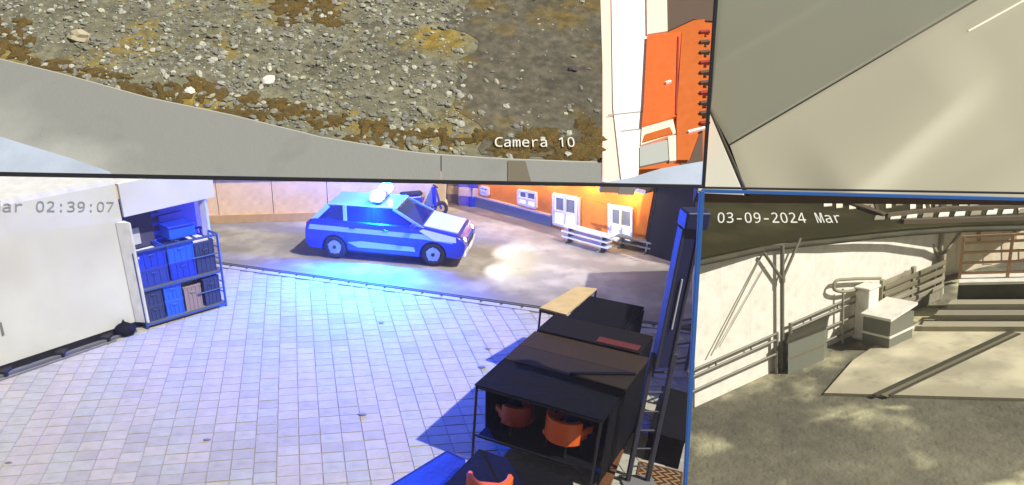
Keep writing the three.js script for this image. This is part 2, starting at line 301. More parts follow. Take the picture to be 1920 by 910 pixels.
// ------------------------------------------------------------------ the patrol car
const carPos = V(-.30, 0, -20.05), carTurn = -.238;
{
  const t = thing('police_car', 'dark blue police car with pale stripes and flashing roof lights crossing the road', 'police car', carPos, carTurn);
  const hw = .86, wb = [-1.38, 1.38], wr = .33;
  const s = new THREE.Shape();
  s.moveTo(-2.12, .32); s.lineTo(-1.38 - .40, .28);
  s.absarc(-1.38, .30, .39, Math.PI, 0, true);
  s.lineTo(1.38 - .39, .26); s.absarc(1.38, .30, .39, Math.PI, 0, true);
  s.lineTo(2.02, .28); s.quadraticCurveTo(2.2, .34, 2.2, .55); s.quadraticCurveTo(2.18, .78, 1.95, .84); s.lineTo(1.05, 1.0); s.lineTo(-1.95, 1.04); s.quadraticCurveTo(-2.15, 1.0, -2.18, .7); s.quadraticCurveTo(-2.2, .42, -2.12, .32);
  const body = new THREE.ExtrudeGeometry(s, { depth: 1.48, bevelEnabled: true, bevelSize: .05, bevelThickness: .14, bevelSegments: 6, curveSegments: 24 }); body.translate(0, 0, -.74);
  obj('body', body, M.carBlue, t);
  // cabin: sections along the length, narrowing upward
  const sec = [[-2.0, 1.0, .80, 1.03, .79], [-1.72, 1.0, .82, 1.32, .72], [-1.4, 1.0, .83, 1.41, .69], [-.3, 1.0, .83, 1.44, .69], [.25, 1.0, .83, 1.41, .68], [1.12, 1.0, .80, 1.01, .79]];
  const pos = [], idx = [];
  sec.forEach(([x, y0, w0, y1, w1]) => { pos.push(x, y0, -w0, x, y1, -w1, x, y1, w1, x, y0, w0); });
  for (let i = 0; i < sec.length - 1; i++) for (let k = 0; k < 3; k++) { const a = i * 4 + k, b = a + 1, c = a + 5, d = a + 4; idx.push(a, b, c, a, c, d); }
  const cab = new THREE.BufferGeometry(); cab.setAttribute('position', new THREE.Float32BufferAttribute(pos, 3)); cab.setIndex(idx); const cab2 = cab.toNonIndexed(); cab2.computeVertexNormals(); cab2.setAttribute('uv', new THREE.Float32BufferAttribute(new Array(cab2.attributes.position.count * 2).fill(0), 2));
  obj('windows', cab2, M.glassDark, t);
  obj('roof', [box(1.95, .05, 1.36, -.62, 1.44, 0, .025)], M.carPale, t);
  const pil = (x0, y0, x1, y1, w) => [-1, 1].map(k => bar(V(x0, y0, k * .835), V(x1, y1, k * .70), w, .03, V(0, 0, 1)));
  pil(-1.98, 1.02, -1.55, 1.42, .12).forEach(g => obj('pillar', g, M.carPale, t)); pil(-.25, 1.0, -.28, 1.44, .08).forEach(g => obj('pillar', g, M.carBlue, t)); pil(-1.05, 1.0, -1.1, 1.44, .1).forEach(g => obj('pillar', g, M.carPale, t)); pil(1.1, 1.0,   .24, 1.43, .07).forEach(g => obj('pillar', g, M.carPale, t));
  for (const k of [-1, 1]) {
    obj('belt_stripe', prism([V(-2.05, .93, k * .882), V(1.2, .86, k * .882), V(1.9, .76, k * .882), V(1.9, .66, k * .882), V(1.15, .73, k * .882), V(-2.1, .80, k * .882)], V(0, 0, k * .006)), M.carPale, t);
    obj('door_panel', prism([V(-1.0, .50, k * .882), V(-.6, .56, k * .882), V(.85, .50, k * .882), V(.9, .38, k * .882), V(-.7, .38, k * .882)], V(0, 0, k * .006)), M.carPale, t);
    for (const x of [-1.02, -.1, .95]) obj('door_seam', box(.012, .58, .004, x, .70, k * .881, .001), M.rubber, t);
    for (const x of [-.85, .08]) obj('door_handle', box(.16, .03, .03, x, .90, k * .895, .01), M.carBlue, t);
    obj('front_wing', prism([V(1.42, .72, k * .884), V(2.0, .70, k * .884), V(1.98, .84, k * .884), V(1.10, 1.0, k * .884), V(1.0, .95, k * .884)], V(0, 0, k * .012)), M.carWhite, t);
    obj('sill', box(2.0, .07, .05, 0, .25, k * .84, .02), M.rubber, t);
    const mi = obj('mirror', box(.14, .14, .2, .85, 1.06, k * .97, .04), M.carBlue, t); 
    obj('tail_light', box(.1, .22, .2, -2.13, .86, k * .74, .03), mat([.4, .01, .01], .3), t);
    const hl = new THREE.MeshStandardMaterial({ color: 0xffffff, emissive: new THREE.Color(1, .97, .9), emissiveIntensity: 6 });
    obj('headlight', new THREE.SphereGeometry(.15, 16, 12).scale(.55, .7, 1).translate(2.14, .68, k * .62), hl, t);
    const sp = new THREE.SpotLight(new THREE.Color(.95, .96, 1), 30, 0, 1.0, 1, 2); sp.position.set(2.30, .68, k * .62); sp.target.position.set(9, .3, k * 1.2); sp.castShadow = true; t.add(sp, sp.target);
  }
  obj('bonnet', prism([V(1.08, 1.045, -.74), V(2.0, .885, -.68), V(2.0, .885, .68), V(1.08, 1.045, .74)], V(.006, .022, 0)), M.carWhite, t);
  obj('grille', box(.05, .14, .9, 2.235, .55, 0, .02), M.rubber, t); obj('bumper', box(.14, .22, 1.70, 2.19, .40, 0, .06), M.carWhite, t); obj('number_plate', box(.02, .1, .46, 2.265, .40, 0, .004), M.whiteSmooth, t);
  obj('rear_bumper', box(.14, .18, 1.66, -2.17, .42, 0, .05), M.carBlue, t);
  for (const x of wb) for (const k of [-1, 1]) {
    const w = obj('wheel', new THREE.TorusGeometry(.245, .095, 14, 30).scale(1, 1, 1.15).translate(x, wr, k * .77), M.rubber, t);
    obj('rim', new THREE.CylinderGeometry(.2, .2, .1, 24).rotateX(Math.PI / 2).translate(x, wr, k * .80), M.alloy, w);
    obj('spoke', [0, 1, 2, 3, 4].map(i => box(.05, .2, .03, 0, .1, 0, .01).rotateZ(i * 1.2566).translate(x, wr, k * .862)), M.alloy, w);
    obj('hub', new THREE.CylinderGeometry(.05, .05, .06, 12).rotateX(Math.PI / 2).translate(x, wr, k * .86), M.rubber, w);
  }
  const lbar = obj('light_bar', box(.22, .06, 1.1, -.25, 1.52, 0, .02), M.blackMetal, t);
  obj('light_bar_foot', [box(.1, .06, .1, -.25, 1.485, -.45, .01), box(.1, .06, .1, -.25, 1.485, .45, .01)], M.blackMetal, lbar);
  const glow = new THREE.MeshStandardMaterial({ color: new THREE.Color(.5, .75, 1), emissive: new THREE.Color(.45, .78, 1), emissiveIntensity: 3.5 });
  for (const k of [-1, 1]) {
    const bc = obj('beacon', new RoundedBoxGeometry(.34, .24, .47, 4, .09).translate(-.25, 1.675, k * .43), glow, t);
    obj('lens_divider', [box(.35, .25, .02, -.25, 1.675, k * .32, .004), box(.35, .25, .02, -.25, 1.675, k * .54, .004)], M.alloy, bc);
    const pl = new THREE.PointLight(new THREE.Color().setRGB(0, .06, 1), 150, 0, 2); pl.position.set(-.25, 1.76, k * .62); pl.shadow.radius = 10; pl.castShadow = true; t.add(pl);
  }
  const beam = new THREE.SpotLight(new THREE.Color().setRGB(0, .07, 1), 1150, 0, 1.1, 1, 2); beam.position.set(-.25, 1.74, .72); beam.target.position.set(-.3, 0, 2.9); beam.castShadow = true; beam.shadow.radius = 6; t.add(beam, beam.target);   // the near lamp turned toward the yard
  obj('centre_box', box(.3, .16, .3, -.25, 1.64, 0, .03), M.alloy, t);
}

// ------------------------------------------------------------------ behind the road
const BW = wallPlane(G(383, 470), G(620, 478));
{ const t = thing('boundary_wall', 'pale peach wall along the road behind the blue crate rack', 'wall'); const a = G(330, 462), b = G(640, 484), n = V(a.z - b.z, 0, b.x - a.x).normalize().negate(); if (n.z > 0) n.negate();
  a.add(n.clone().multiplyScalar(1.4)); b.add(n.clone().multiplyScalar(1.4));
  const dir = b.clone().sub(a).normalize(); a.addScaledVector(dir, -3); b.addScaledVector(dir, 2.5); b.z -= 3.2; dir.copy(b).sub(a).normalize(); n.set(dir.z, 0, -dir.x); if (n.z > 0) n.negate(); const L = a.distanceTo(b), N = 6;
  obj('wall_base', prism([off(a, UP, 0), off(b, UP, 0), off(b, UP, .25), off(a, UP, .25)], n.clone().multiplyScalar(.34)), mat([.60, .36, .10], .8, { map: TX.grain }), t);
  for (let i = 0; i < N; i++) obj('wall_panel', prism([off(a, dir, L * i / N + .01, UP, .25, n, .04), off(a, dir, L * (i + 1) / N - .01, UP, .25, n, .04), off(a, dir, L * (i + 1) / N - .01, UP, 1.35, n, .04), off(a, dir, L * i / N + .01, UP, 1.35, n, .04)], n.clone().multiplyScalar(.26)), M.peach, t);
  obj('coping', prism([off(a, UP, 1.35, n, -.02), off(b, UP, 1.35, n, -.02), off(b, UP, 1.35, n, .36), off(a, UP, 1.35, n, .36)], V(0, .09, 0)), M.plank, t);
}
{ const t = thing('far_building', 'dark violet building with a lit shop window beyond the peach wall', 'building'); const z = -30;
  const W = plane(V(0, 0, z), V(0, 0, 1)); const q = (x, y) => W(x, y);
  const a = V(q(250, 400).x, 0, z), b = V(q(860, 400).x, 0, z);
  obj('wall', prism([a, b, off(b, UP, 4.5), off(a, UP, 4.5)], V(0, 0, -3)), mat([.16, .13, .26], .8, { map: TX.dirt }), t);
  obj('roof', prism([off(a, UP, 4.5, V(0, 0, 1), .3), off(b, UP, 4.5, V(0, 0, 1), .3), off(b, UP, 4.5, V(0, 0, -1), 3), off(a, UP, 4.5, V(0, 0, -1), 3)], V(0, .2, 0)), M.purpleDark, t);
  const lit = (x0, y0, x1, y1, c, k) => { const w = obj('window', prism([off(q(x0, y1), V(0, 0, 1), .01), off(q(x1, y1), V(0, 0, 1), .01), off(q(x1, y0), V(0, 0, 1), .01), off(q(x0, y0), V(0, 0, 1), .01)], V(0, 0, .04)), new THREE.MeshStandardMaterial({ color: 0x999999, emissive: new THREE.Color().setRGB(...c), emissiveIntensity: k }), t); const f = [[x0, y0, x1, y0], [x0, y1, x1, y1], [x0, y0, x0, y1], [x1, y0, x1, y1], [(x0 + x1) / 2, y0, (x0 + x1) / 2, y1]]; obj('frame', f.map(([ax, ay, bx, by]) => bar(off(q(ax, ay), V(0, 0, 1), .06), off(q(bx, by), V(0, 0, 1), .06), .08)), M.purpleDark, w); };
  lit(432, 357, 505, 376, [.95, .72, .62], .8);
  obj('awning', prism([off(q(395, 386), V(0, 0, 1), .02), off(q(590, 386), V(0, 0, 1), .02), off(q(590, 380), V(0, 0, 1), .02), off(q(395, 380), V(0, 0, 1), .02)], V(0, -.1, .7)), M.purple, t);
  for (const x of [400, 530, 584]) obj('pilaster', bar(off(q(x, 420), V(0, 0, 1), .1), off(q(x, 345), V(0, 0, 1), .1), .2), M.purple, t);
}
{ const p = V(-2.7, 0, -25.2); const t = thing('blue_van', 'blue panel van parked behind the police car', 'van', p, -.15);
  const s = new THREE.Shape(); s.moveTo(-1.4, .35); s.lineTo(1.5, .35); s.lineTo(1.6, 1.1); s.lineTo(1.0, 1.3); s.lineTo(.65, 2.45); s.quadraticCurveTo(.55, 2.6, .3, 2.62); s.lineTo(-1.3, 2.62); s.quadraticCurveTo(-1.45, 2.6, -1.45, 2.4);
  obj('body', new THREE.ExtrudeGeometry(s, { depth: 1.5, bevelEnabled: true, bevelSize: .05, bevelThickness: .08, bevelSegments: 3 }).translate(0, 0, -.75), M.blueP, t);
  for (const x of [-.9, 1.0]) for (const k of [-1, 1]) obj('wheel', new THREE.TorusGeometry(.22, .11, 10, 22).translate(x, .33, k * .72), M.rubber, t);
  obj('side_window', prism([V(.1, 1.35, .835), V(.8, 1.35, .835), V(.5, 2.2, .835), V(.1, 2.2, .835)], V(0, 0, .01)), M.glassDark, t);
  for (const x of [-.62, .02]) obj('door_seam', box(.015, 1.9, .006, x, 1.5, .833, .001), M.blueP2, t);
}
{ // parked blue scooters and a tan pillar between car and orange hall
  const p = G(822, 392); const t = thing('tan_pillar', 'square tan pillar with cap between the police car and the orange hall', 'pillar', p);
  obj('base', box(.6, .25, .6, 0, .125, 0, .02), M.tan, t); obj('shaft', box(.46, 2.3, .46, 0, 1.4, 0, .02), M.cream, t); obj('cap', box(.6, .14, .6, 0, 2.62, 0, .02), M.tan, t);
  const spots = [[850, 378, M.tanCrate, 'pinkish box stack left of the orange hall, nearest the tan pillar'], [872, 382, M.purple, 'violet box stack left of the orange hall, in the middle'], [893, 384, M.blueP2, 'blue box stack left of the orange hall, against its wall']];
  for (const [x, y, m, l] of spots) { const b = thing('box_stack', l, 'boxes', G(x, y), rr(-.3, .3), 'box stacks left of the orange hall'); for (let k = 0; k < 4; k++) obj('box', box(rr(.42, .55), .3, rr(.4, .5), rr(-.04, .04), .15 + k * .302, 0, .02), k & 1 ? M.cream : m, b); }
  const q = G(793, 410); const sc = thing('scooter', 'dark blue scooter parked behind the bonnet of the police car', 'scooter', q, .3);
  for (const x of [-.6, .6]) obj('wheel', new THREE.TorusGeometry(.2, .06, 10, 22).translate(x, .26, 0), M.rubber, sc);
  obj('body', [box(.75, .35, .3, -.42, .6, 0, .1), box(.5, .06, .3, .12, .32, 0, .02), bar(V(.62, .26, 0), V(.38, 1.0, 0), .07)], M.carBlue, sc); obj('leg_shield', box(.06, .55, .4, .42, .65, 0, .03).rotateZ(.1), M.blueP2, sc); obj('seat', box(.7, .1, .28, -.4, .83, 0, .05), M.rubber, sc); obj('handlebar', rod(V(.36, 1.03, -.32), V(.36, 1.03, .32), .02), M.rubber, sc); obj('mirror', new THREE.SphereGeometry(.06, 10, 8).scale(.4, 1, 1).translate(.33, 1.2, .26), M.alloy, sc); obj('mirror', new THREE.SphereGeometry(.06, 10, 8).scale(.4, 1, 1).translate(.33, 1.2, -.26), M.alloy, sc);
}
// orange hall
const O0 = G(880, 383), O1 = G(1206, 470), oDir = O1.clone().sub(O0).normalize(); const OW = wallPlane(O0, O1); const oOut = OW.n.clone(); if (oOut.z < 0) oOut.negate();
{
  const t = thing('orange_hall', 'orange market hall with lit white doors along the far side of the yard', 'building');
  const h = 2.9;
  const O2 = off(O0, oDir, -8);
  obj('wall', prism([O2, O1, off(O1, UP, h), off(O2, UP, h)], oOut.clone().multiplyScalar(-.3)), M.orangeWall, t);
  obj('end_wall', prism([O1, off(O1, UP, h), off(O1, UP, h, oOut, -6), off(O1, oOut, -6)], oDir.clone().multiplyScalar(-.3)), M.orangeWall, t);
  const P = (x, y, d = 0) => off(OW(x, y), oOut, d);
  const gz = x => 383 + (x - 880) * (87 / 326);
  obj('plinth', prism([P(780, gz(780)), P(1036, gz(1036)), P(1036, gz(1036) - 20), P(780, gz(780) - 18)], oOut.clone().multiplyScalar(.08)), M.plinth, t);
  obj('plinth_cap', bar(P(780, gz(780) - 19, .05), P(1036, gz(1036) - 21, .05), .14, .05), M.cream, t);
  const lit = new THREE.MeshStandardMaterial({ color: 0xbbbbbb, emissive: new THREE.Color(.72, .80, 1), emissiveIntensity: .8, roughness: .3 }), litW = new THREE.MeshStandardMaterial({ color: 0xbbbbbb, emissive: new THREE.Color(1, .82, .66), emissiveIntensity: .7, roughness: .3 });
  const unit = (x0, x1, yt, full, m) => {
    const yb = full ? x => gz(x) - 8 : x => gz(x) - 28; const sl = .16;
    const A = P(x0, yb(x0)), B = P(x1, yb(x1)), C = P(x1, yt + (x1 - x0) * sl), D = P(x0, yt);
    const w = obj(full ? 'door' : 'window', prism([A, B, C, D], oOut.clone().multiplyScalar(.05)), m, t);
    const fr = [[A, B], [B, C], [C, D], [D, A], [mid(A, B), mid(D, C)]]; obj('frame', fr.map(([a, b]) => bar(off(a, oOut, .08), off(b, oOut, .08), .07)), M.whiteSmooth, w);
    const tr = [mid(A, D, .45), mid(B, C, .45)]; obj('crossbar', bar(off(tr[0], oOut, .08), off(tr[1], oOut, .08), .08), M.whiteSmooth, w);
    for (const k of [.27, .73]) obj('dark_pane', prism([mid(tr[0], tr[1], k - .17), mid(tr[0], tr[1], k + .17), mid(mid(tr[0], tr[1], k + .17), mid(D, C, k + .17), .8), mid(mid(tr[0], tr[1], k - .17), mid(D, C, k - .17), .8)].map(p => off(p, oOut, .055)), oOut.clone().multiplyScalar(.012)), M.plinth, w);
    return w;
  };
  unit(975, 1008, 356, false, litW); unit(1041, 1084, 363, true, lit); unit(1147, 1188, 384, true, lit); unit(905, 918, 350, false, lit);
  obj('panel', prism([P(1092, gz(1092) - 12), P(1140, gz(1140) - 12), P(1140, 384), P(1092, 373)], oOut.clone().multiplyScalar(.04)), M.orangeWall, t); 
  for (const x of [1088, 1144]) obj('pilaster', bar(P(x, gz(x) - 8, .03), P(x, 360 + (x - 1040) * .2, .03), .09), M.cream, t);
  const e0 = off(O2, UP, h - .12), e1 = off(O1, UP, h - .12);
  obj('canopy', prism([off(O2, UP, 1.66), off(O1, UP, 1.66), off(O1, UP, 1.76), off(O2, UP, 1.76)], oOut.clone().multiplyScalar(.42)), M.cream, t);
  const bulb = new THREE.MeshStandardMaterial({ color: 0xffffff, emissive: new THREE.Color(1, .78, .45), emissiveIntensity: 2 });
  const LH = O0.distanceTo(O1);
  for (let i = 0; i < 5; i++) { const c = off(O0, oDir, LH * (i + .5) / 5 + .1, UP, 1.60, oOut, .38); obj('wall_lamp', new THREE.SphereGeometry(.055, 14, 10).translate(c.x, c.y, c.z), bulb, t); const l = new THREE.PointLight(new THREE.Color(1, .76, .44), 2.4, 0, 2); l.position.copy(c); l.castShadow = true; l.shadow.radius = 2; scene.add(l); }
  obj('roof', prism([off(O2, UP, h, oOut, .3), off(O1, UP, h, oOut, .3), off(O1, UP, h, oOut, -6), off(O2, UP, h, oOut, -6)], V(0, .15, 0)), M.plank, t);
}
{ // shed closing the right-hand side; black walls and curtain paint the passage's shade
  const t = thing('dark_shed', 'open shed with its dark void painted as black walls and brown rafters right of the orange hall', 'shed');
  const a = G(1206, 474), b = G(1312, 508); const d = b.clone().sub(a).normalize(), n = V(-d.z, 0, d.x); if (n.z > 0) n.negate();
  const bb = off(a, d, Math.min(a.distanceTo(b), 2.4));
  obj('back_wall', prism([off(a, n, 1.2), off(bb, n, 1.2), off(bb, n, 1.2, UP, 3), off(a, n, 1.2, UP, 3)], n.clone().multiplyScalar(.1)), M.black, t);
  obj('side_wall', prism([off(a, d, .03), off(a, d, .03, n, 1.2), off(a, d, .03, n, 1.2, UP, 3), off(a, d, .03, UP, 3)], d.clone().multiplyScalar(.08)), M.black, t);
  obj('curtain', prism([off(a, d, .12), off(bb, d, 0), off(bb, UP, 2.1), off(a, d, .12, UP, 2.1)], n.clone().multiplyScalar(.05)), M.black, t);
  obj('roof', prism([off(a, UP, 2.95, n, -.05), off(bb, UP, 2.95, n, -.05), off(bb, UP, 3.0, n, 1.3), off(a, UP, 3.0, n, 1.3)], V(0, .1, 0)), M.black, t);
  for (let i = 0; i < 5; i++) obj('rafter', bar(off(a, d, 1.3 + i * .22, UP, 2.45, n, -.03), off(a, d, 1.55 + i * .22, UP, 2.9, n, -.03), .06), i & 1 ? M.plank : M.ply2, t);
}
for (let i = 0; i < 2; i++) { // low folded benches in front of the hall
  const p = i ? G(1190, 468) : G(1098, 462); const t = thing('folded_bench', i ? 'dark folded bench at the right corner of the orange hall' : 'stack of pale folded benches in front of the orange hall', 'bench', p, Math.atan2(-oDir.z, oDir.x) + .1 * i);
  const L = i ? 1.1 : 1.6, m = i ? M.iron : M.greyW;
  for (let k = 0; k < (i ? 2 : 3); k++) { obj('seat_board', box(L, .05, .3, rr(-.05, .05), .16 + k * .15, 0, .01), m, t); for (const s of [-1, 1]) obj('leg', box(.05, .1, .26, s * L * .36, .085 + k * .15, 0, .01), M.iron, t); }
  for (const s of [-1, 1]) obj('foot', box(.06, .04, .5, s * L * .36, .02, 0, .01), M.iron, t);
}

// ------------------------------------------------------------------ covered stalls at the right with orange tubs
const TN = G(890, 721), SH = 1.4; const G14 = (x, y, h = SH) => G(x, y, h);
{
  const NL = G14(890, 721), FL = G14(1008, 617); const sDir = FL.clone().sub(NL).normalize(), sR = V(-sDir.z, 0, sDir.x);
  const stall = (name, label, s0, s1, w, h, build) => { const t = thing(name, label, 'stall', V(0, 0, 0), 0, 'black covered market stalls in a row'); const P = (s, r, y) => V(NL.x, 0, NL.z).addScaledVector(sDir, s).addScaledVector(sR, r).setY(y); build(t, P, s0, s1, w, h); return P; };
  const frame = (t, P, s0, s1, w, h, m = M.blackMetal) => {
    for (const s of [s0 + .025, s1 - .025]) for (const r of [.025, w - .025]) obj('leg', bar(P(s, r, 0), P(s, r, h - .03), .04), m, t);
    for (const s of [s0 + .025, s1 - .025]) obj('top_rail', bar(P(s, .05, h - .045), P(s, w - .05, h - .045), .04), m, t);
    for (const r of [.025, w - .025]) obj('top_rail', bar(P(s0 + .05, r, h - .045), P(s1 - .05, r, h - .045), .04), m, t);
  };
  const slab = (P, s0, s1, r0, r1, y, th) => prism([P(s0, r0, y), P(s1, r0, y), P(s1, r1, y), P(s0, r1, y)], V(0, th, 0));
  stall('market_stall', 'largest black stall, brown plywood on its far half and orange tubs below', 0, 2.28, 1.98, SH, (t, P, s0, s1, w, h) => {
    frame(t, P, s0, s1, w, h);
    obj('cloth_cover', slab(P, 0, 1.02, 0, w, h - .022, .022), M.black, t);
    obj('plywood_sheet', slab(P, 1.03, 1.62, 0, w, h - .02, .024), M.ply, t); obj('plywood_sheet', slab(P, 1.63, 2.28, 0, w, h - .02, .024), M.ply2, t);
    obj('batten', bar(P(1.06, 1.1, h + .02), P(1.58, 1.96, h + .02), .06, .03), M.black, t);
    obj('shelf', slab(P, .1, 2.2, .05, w - .05, .42, .03), M.black, t);
    obj('cloth_side', prism([P(.3, w, .1), P(2.2, w, .1), P(2.2, w, h - .05), P(.3, w, h - .05)], sR.clone().multiplyScalar(.012)), M.black, t);
    obj('cloth_back', prism([P(s1 - .06, .06, .1), P(s1 - .06, w - .06, .1), P(s1 - .06, w - .06, h - .06), P(s1 - .06, .06, h - .06)], sDir.clone().multiplyScalar(.012)), M.black, t);
    obj('cloth_side', prism([P(.55, 0, .1), P(2.2, 0, .1), P(2.2, 0, h - .05), P(.40, 0, h - .05)], sR.clone().multiplyScalar(-.012)), M.black, t);
    obj('lower_rail', bar(P(.03, .05, .5), P(.03, w - .05, .5), .03), M.blackMetal, t);
  });
  stall('market_stall', 'middle black stall with dark red cloth edge behind the plywood top', 2.33, 3.12, 1.80, SH + .02, (t, P, s0, s1, w, h) => {
    frame(t, P, s0, s1, w, h); obj('cloth_cover', slab(P, s0, s1, .02, w, h - .022, .024), new THREE.MeshPhysicalMaterial({ color: new THREE.Color().setRGB(.009, .007, .009), roughness: .8, specularIntensity: .3 }), t);
    obj('cloth_side', prism([P(s0, w, .2), P(s1, w, .2), P(s1, w, h - .05), P(s0, w, h - .05)], sR.clone().multiplyScalar(.012)), M.black, t);
    obj('cloth_front', prism([P(s0 + .02, .06, .2), P(s0 + .02, w - .06, .2), P(s0 + .02, w - .06, h - .06), P(s0 + .02, .06, h - .06)], sDir.clone().multiplyScalar(.01)), M.black, t);
    obj('red_cloth', slab(P, s0 + .05, s0 + .26, w - .75, w - .05, h + .004, .012), mat([.10, .012, .012], .7), t);
  });
  stall('market_stall', 'farthest and smallest black stall at the end of the row', 3.16, 4.35, 1.30, SH, (t, P, s0, s1, w, h) => {
    frame(t, P, s0, s1, w, h); obj('cloth_cover', slab(P, s0, s1, .25, w, h - .02, .03), M.black, t);
    obj('cloth_side', prism([P(s0, w, .15), P(s1, w, .15), P(s1, w, h - .05), P(s0, w, h - .05)], sR.clone().multiplyScalar(.012)), M.black, t);
  });
  { const t = thing('trestle_table', 'small tan topped table with thin dark frame left of the farthest stall', 'table');
    const a = G14(1012, 577), b = G14(1062, 590), c = G14(1120, 541), d = G14(1082, 537); const dn = V(0, -.03, 0);
    obj('tabletop', prism([a, b, c, d], dn), M.tan, t); obj('edge_rail', bar(off(a, UP, -.05), off(b, UP, -.05), .045), M.blackMetal, t);
    for (const p of [a, b, c, d]) { const q = mid(p, mid(a, c), .04); obj('leg', bar(V(q.x, 0, q.z), V(q.x, SH - .03, q.z), .035), M.blackMetal, t); } }
  stall('market_stall', 'nearest black stall at the bottom edge with an orange tub on it', -1.5, -.3, 1.5, .5, (t, P0, s0, s1, w, h) => {
    const P = (a, r, y) => P0(a, r + .28, y);
    frame(t, P, s0, s1, w, h); obj('cloth_cover', slab(P, s0, s1, .0, w, h - .022, .022), M.black, t);
    for (const r of [0, w]) obj('cloth_side', prism([P(s0, r, .08), P(s1, r, .08), P(s1, r, h - .05), P(s0, r, h - .05)], sR.clone().multiplyScalar(r ? .012 : -.012)), M.black, t);
  });
  // shadow notch beside the stalls comes from the painted blue patch below
  // orange tub seats
  const tub = (label, p, turn, m, lift, s = 1) => { const t = thing('tub_chair', label, 'chair', V(p.x, lift, p.z), turn, 'orange tub chairs under the black stalls');
    const prof = [[.02, .0], [.2, .01], [.24, .06], [.27, .3]].map(([x, y]) => new THREE.Vector2(x, y));
    obj('seat', box(.5, .1, .46, 0, .25, 0, .045), m, t);
    const g = new THREE.CylinderGeometry(.29, .25, .36, 26, 5, true, Math.PI * .5 + .25, Math.PI - .5 + Math.PI * .0); g.rotateY(Math.PI * .5);
    const sh = new THREE.Shape(); sh.absarc(0, 0, .29, .15, Math.PI - .15, false); sh.absarc(0, 0, .24, Math.PI - .15, .15, true);
    const bk = new THREE.ExtrudeGeometry(sh, { depth: .34, bevelEnabled: true, bevelSize: .015, bevelThickness: .015, bevelSegments: 3, curveSegments: 20 }); bk.rotateX(-Math.PI / 2); bk.translate(0, .22, .02);
    obj('backrest', bk, m, t);
    for (const a of [-1, 1]) { obj('armrest', box(.07, .12, .3, a * .265, .38, .1, .03), m, t); for (const b of [-1, 1]) obj('leg', rod(V(a * .19, 0, b * .17), V(a * .17, .22, b * .15), .018), M.blackMetal, t); }
    t.scale.setScalar(s); return t; };
  const P = (s, r) => V(NL.x, 0, NL.z).addScaledVector(sDir, s).addScaledVector(sR, r);
  const a = G(966, 802, .48), b = G(1056, 838, .48), c = G(905, 905, .95);
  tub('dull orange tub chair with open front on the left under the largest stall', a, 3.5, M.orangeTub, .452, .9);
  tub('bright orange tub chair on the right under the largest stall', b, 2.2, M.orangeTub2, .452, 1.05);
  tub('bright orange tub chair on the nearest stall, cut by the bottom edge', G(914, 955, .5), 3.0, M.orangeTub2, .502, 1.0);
}
{ // thin blue patch painting the stall's blue-filled shadow on the paving
  const t = thing('shadow_patch', 'dark blue patch painting a shadow on the paving left of the nearest stall', 'painted_shadow');
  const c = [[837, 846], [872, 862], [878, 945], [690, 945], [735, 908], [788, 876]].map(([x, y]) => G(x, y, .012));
  obj('sheet', prism(c, V(0, -.006, 0)), mat([.005, .009, .15], .5, { bumpMap: TX.tarp, bumpScale: .01 }), t);  // shadow put in as a dark blue colour
  obj('patch_edge', c.map((p, i) => rod(p, c[(i + 1) % c.length], .008, 6)), M.blueP2, t);
}
{ // blue mast: two chords with rungs below, a square casing above
  const p = G(1195, 905); const t = thing('lattice_mast', 'tall dark blue mast, ladder-like below and boxed above, right of the stalls', 'mast', p);
  const H = 3.95, r = .15;
  for (const k of [-1, 1]) { obj('chord', box(.07, 2.2, .07, k * r, 1.1, 0, .015), M.mast, t); obj('casing_edge', box(.045, H - 2.0, .2, k * .10, 2.0 + (H - 2.0) / 2, 0, .015), M.mast, t); }
  obj('casing', box(.16, H - 2.02, .16, 0, 2.0 + (H - 2.0) / 2, 0, .01), M.mastHead, t);
  for (const y of [.3, .62, .94, 1.26, 1.58, 1.9]) obj('rung', rod(V(-r, y, 0), V(r, y, 0), .016), M.mast, t);
  obj('base_plate', box(.5, .04, .3, 0, .02, 0, .01), M.iron, t); obj('head', box(.30, .22, .30, .03, H + .11, 0, .03), M.mastHead, t); obj('cable', rod(V(.0, 2.6, .10), V(.0, 3.3, .10), .012), M.greyW, t);
}
{ // railing at the edge of the yard
  const t = thing('yard_railing', 'grey tube railing with paired rails behind the lattice mast', 'railing');
  const a = G(1222, 705), b = edgeAt(a.z - .25).setY(0); b.x -= .12; const hs = [.18, .28, .6, .98, 1.1];
  const e = off(b, V(0, 0, 1), .0);
  for (const q of [a, e]) obj('post', rod(q, off(q, UP, 1.15), .035), M.rail, t);
  for (const h of hs) obj('rail', rod(off(a, UP, h), off(e, UP, h), .022), M.rail, t);
  const a2 = off(a, dDir, 3.0); obj('post', rod(a2, off(a2, UP, 1.15), .03), M.rail, t); for (const h of hs) obj('rail', rod(off(a, UP, h), off(a2, UP, h), .018), M.rail, t);
}
